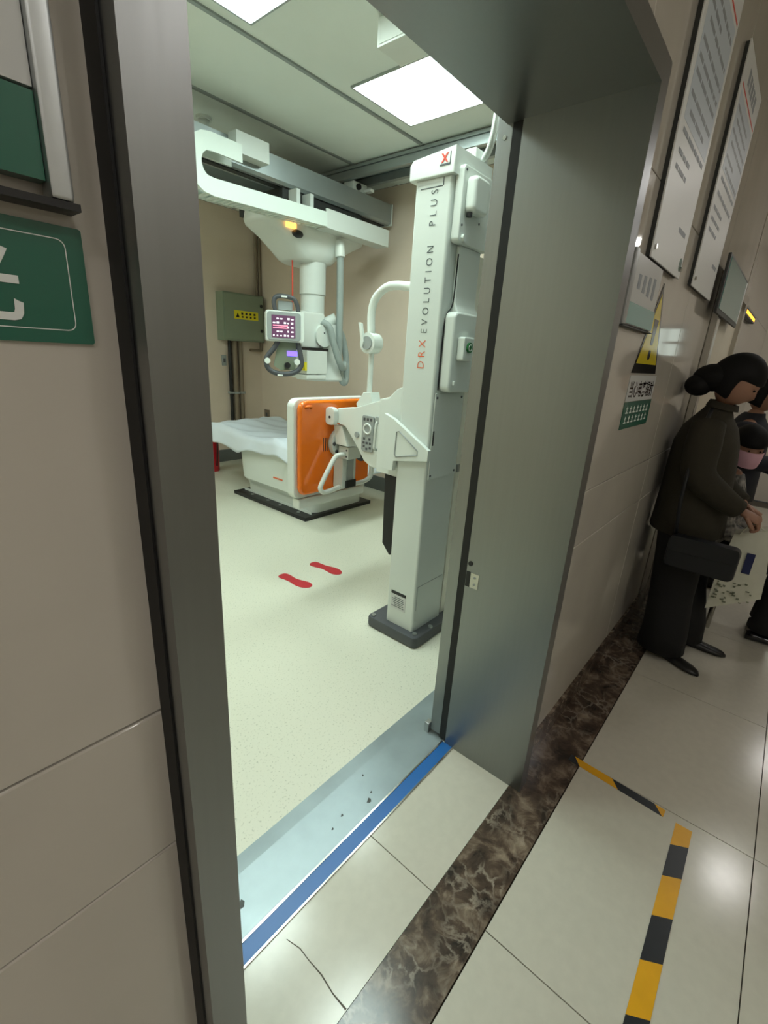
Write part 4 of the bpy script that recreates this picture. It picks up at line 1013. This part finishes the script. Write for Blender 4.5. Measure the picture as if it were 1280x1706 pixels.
for j in range(5):
    row = []
    for i in range(9):
        a = (i-4)/4*1.05; z = .008-.095*j/4; bl = .10+.012*math.sin(math.pi*j/4)
        row.append(hc2+rot2 @ Vector((math.sin(a)*.078*(1-.12*j/4), -math.cos(a)*bl-.006, z)))
    mk.append(row)
G().loft(mk, cap=False, close=False).done('face_mask', 'pink_mask', P2, True)
G().loft([ell(c, a, b, 24) for c, a, b in (((qx, .19, .47), .17, .14), ((qx, .19, .60), .165, .135), ((qx, .185, .78), .165, .125), ((qx, .18, .87), .15, .10), ((qx, .17, .93), .075, .07), ((qx, .16, .955), .055, .052))]).done('top', 'patterned', P2, True)
limb('sleeve', [(qx-.13, .18, .87), (qx-.175, .16, .78), (qx-.185, .13, .67), (qx-.14, .04, .62), (qx-.09, -.02, .60)], [.062, .066, .06, .052, .04], 'patterned', P2)
limb('sleeve', [(qx+.13, .18, .87), (qx+.175, .16, .78), (qx+.185, .13, .67), (qx+.14, .04, .62), (qx+.09, -.02, .60)], [.062, .066, .06, .052, .04], 'patterned', P2)
hand('hand', (qx-.09, -.02, .60), (.3, -.8, -.2), (0, -.2, -1), P2, .6, .9); hand('hand', (qx+.09, -.02, .60), (-.3, -.8, -.2), (0, -.2, -1), P2, .6, .9)
for sx in (-1, 1):
    limb('trouser_leg', [(qx+sx*.08, .17, .495), (qx+sx*.09, .0, .50), (qx+sx*.095, -.20, .495), (qx+sx*.095, -.215, .36), (qx+sx*.095, -.19, .075)], [.09, .085, .078, .07, .065], 'trouser', P2)
    shoe((qx+sx*.095, -.20), math.radians(-8*sx), 'shoe_shiny', P2)
OB = setp(G().box((qx-.16, -.16, .562), (qx+.10, -.02, .592), .01).done('cloth_bag', 'orange_cloth', None, 'auto'), 'orange folded cloth lying on the lap of the seated masked person', 'cloth')
# --- standing person in dark clothes at the picture edge
sx0, sy0 = 4.12, .19
P3 = thing('person', (sx0, sy0, 0), 'standing person in navy clothes with black hair at the right picture edge', 'person')
J = [(sx0, sy0, .84), (sx0, sy0, 1.02), (sx0, sy0, 1.16), (sx0, sy0-.01, 1.25), (sx0, sy0-.03, 1.31), (sx0-.15, sy0, 1.19), (sx0-.19, sy0-.02, .98), (sx0-.12, sy0-.2, .96), (sx0-.05, sy0-.27, 1.0),
     (sx0+.15, sy0, 1.19), (sx0+.19, sy0-.02, .98), (sx0+.12, sy0-.18, .9), (sx0+.08, sy0-.24, .9), (sx0-.09, sy0, .78), (sx0-.1, sy0-.02, .44), (sx0-.1, sy0, .08), (sx0+.09, sy0, .78), (sx0+.1, sy0-.02, .44), (sx0+.1, sy0, .08)]
E2 = [(0, 1), (1, 2), (2, 3), (3, 4), (2, 5), (5, 6), (6, 7), (7, 8), (2, 9), (9, 10), (10, 11), (11, 12), (0, 13), (13, 14), (14, 15), (0, 16), (16, 17), (17, 18)]
Rr = [.11, .10, .10, .05, .045, .05, .04, .032, .025, .05, .04, .032, .025, .08, .052, .032, .08, .052, .032]
skin('body', J, E2, Rr, 'skin', P3, 0)
hc3 = Vector((sx0, sy0-.035, 1.40)); rot3 = Matrix.Rotation(math.radians(22), 3, 'X')
head_mesh(hc3, rot3).done('head', 'skin', P3, True)
t = bmesh.new(); bmesh.ops.create_uvsphere(t, u_segments=24, v_segments=18, radius=1)
hair_shape(t, .095, .12, .14, .012, .008, .25)
hg = G(); hg.add(t, Matrix.Translation(hc3) @ rot3.to_4x4()); hg.done('hair', 'hair', P3, True)
G().loft([ell(c, a, b, 24) for c, a, b in (((sx0, sy0, .68), .20, .15), ((sx0, sy0, .9), .195, .14), ((sx0, sy0, 1.08), .195, .135), ((sx0, sy0, 1.19), .17, .11), ((sx0, sy0, 1.25), .085, .075), ((sx0, sy0-.01, 1.275), .06, .06))]).done('jacket', 'navy', P3, True)
limb('sleeve', [(sx0-.15, sy0, 1.2), (sx0-.195, sy0, 1.1), (sx0-.205, sy0-.02, .99), (sx0-.17, sy0-.12, .965), (sx0-.1, sy0-.22, .985)], [.066, .07, .064, .055, .042], 'navy', P3)
limb('sleeve', [(sx0+.15, sy0, 1.2), (sx0+.195, sy0, 1.1), (sx0+.205, sy0-.02, .99), (sx0+.17, sy0-.1, .93), (sx0+.1, sy0-.2, .9)], [.066, .07, .064, .055, .042], 'navy', P3)
hand('hand', (sx0-.07, sy0-.25, .995), (.3, -.8, .3), (.3, .3, .9), P3, .8); hand('hand', (sx0+.08, sy0-.23, .9), (-.3, -.8, .2), (-.3, -.2, .9), P3, .8)
for s_ in (-1, 1):
    limb('trouser_leg', [(sx0+s_*.09, sy0, .80), (sx0+s_*.1, sy0-.02, .45), (sx0+s_*.1, sy0, .05)], [.105, .085, .075], 'trouser', P3)
    shoe((sx0+s_*.1, sy0-.03), 0.0, 'shoe', P3)
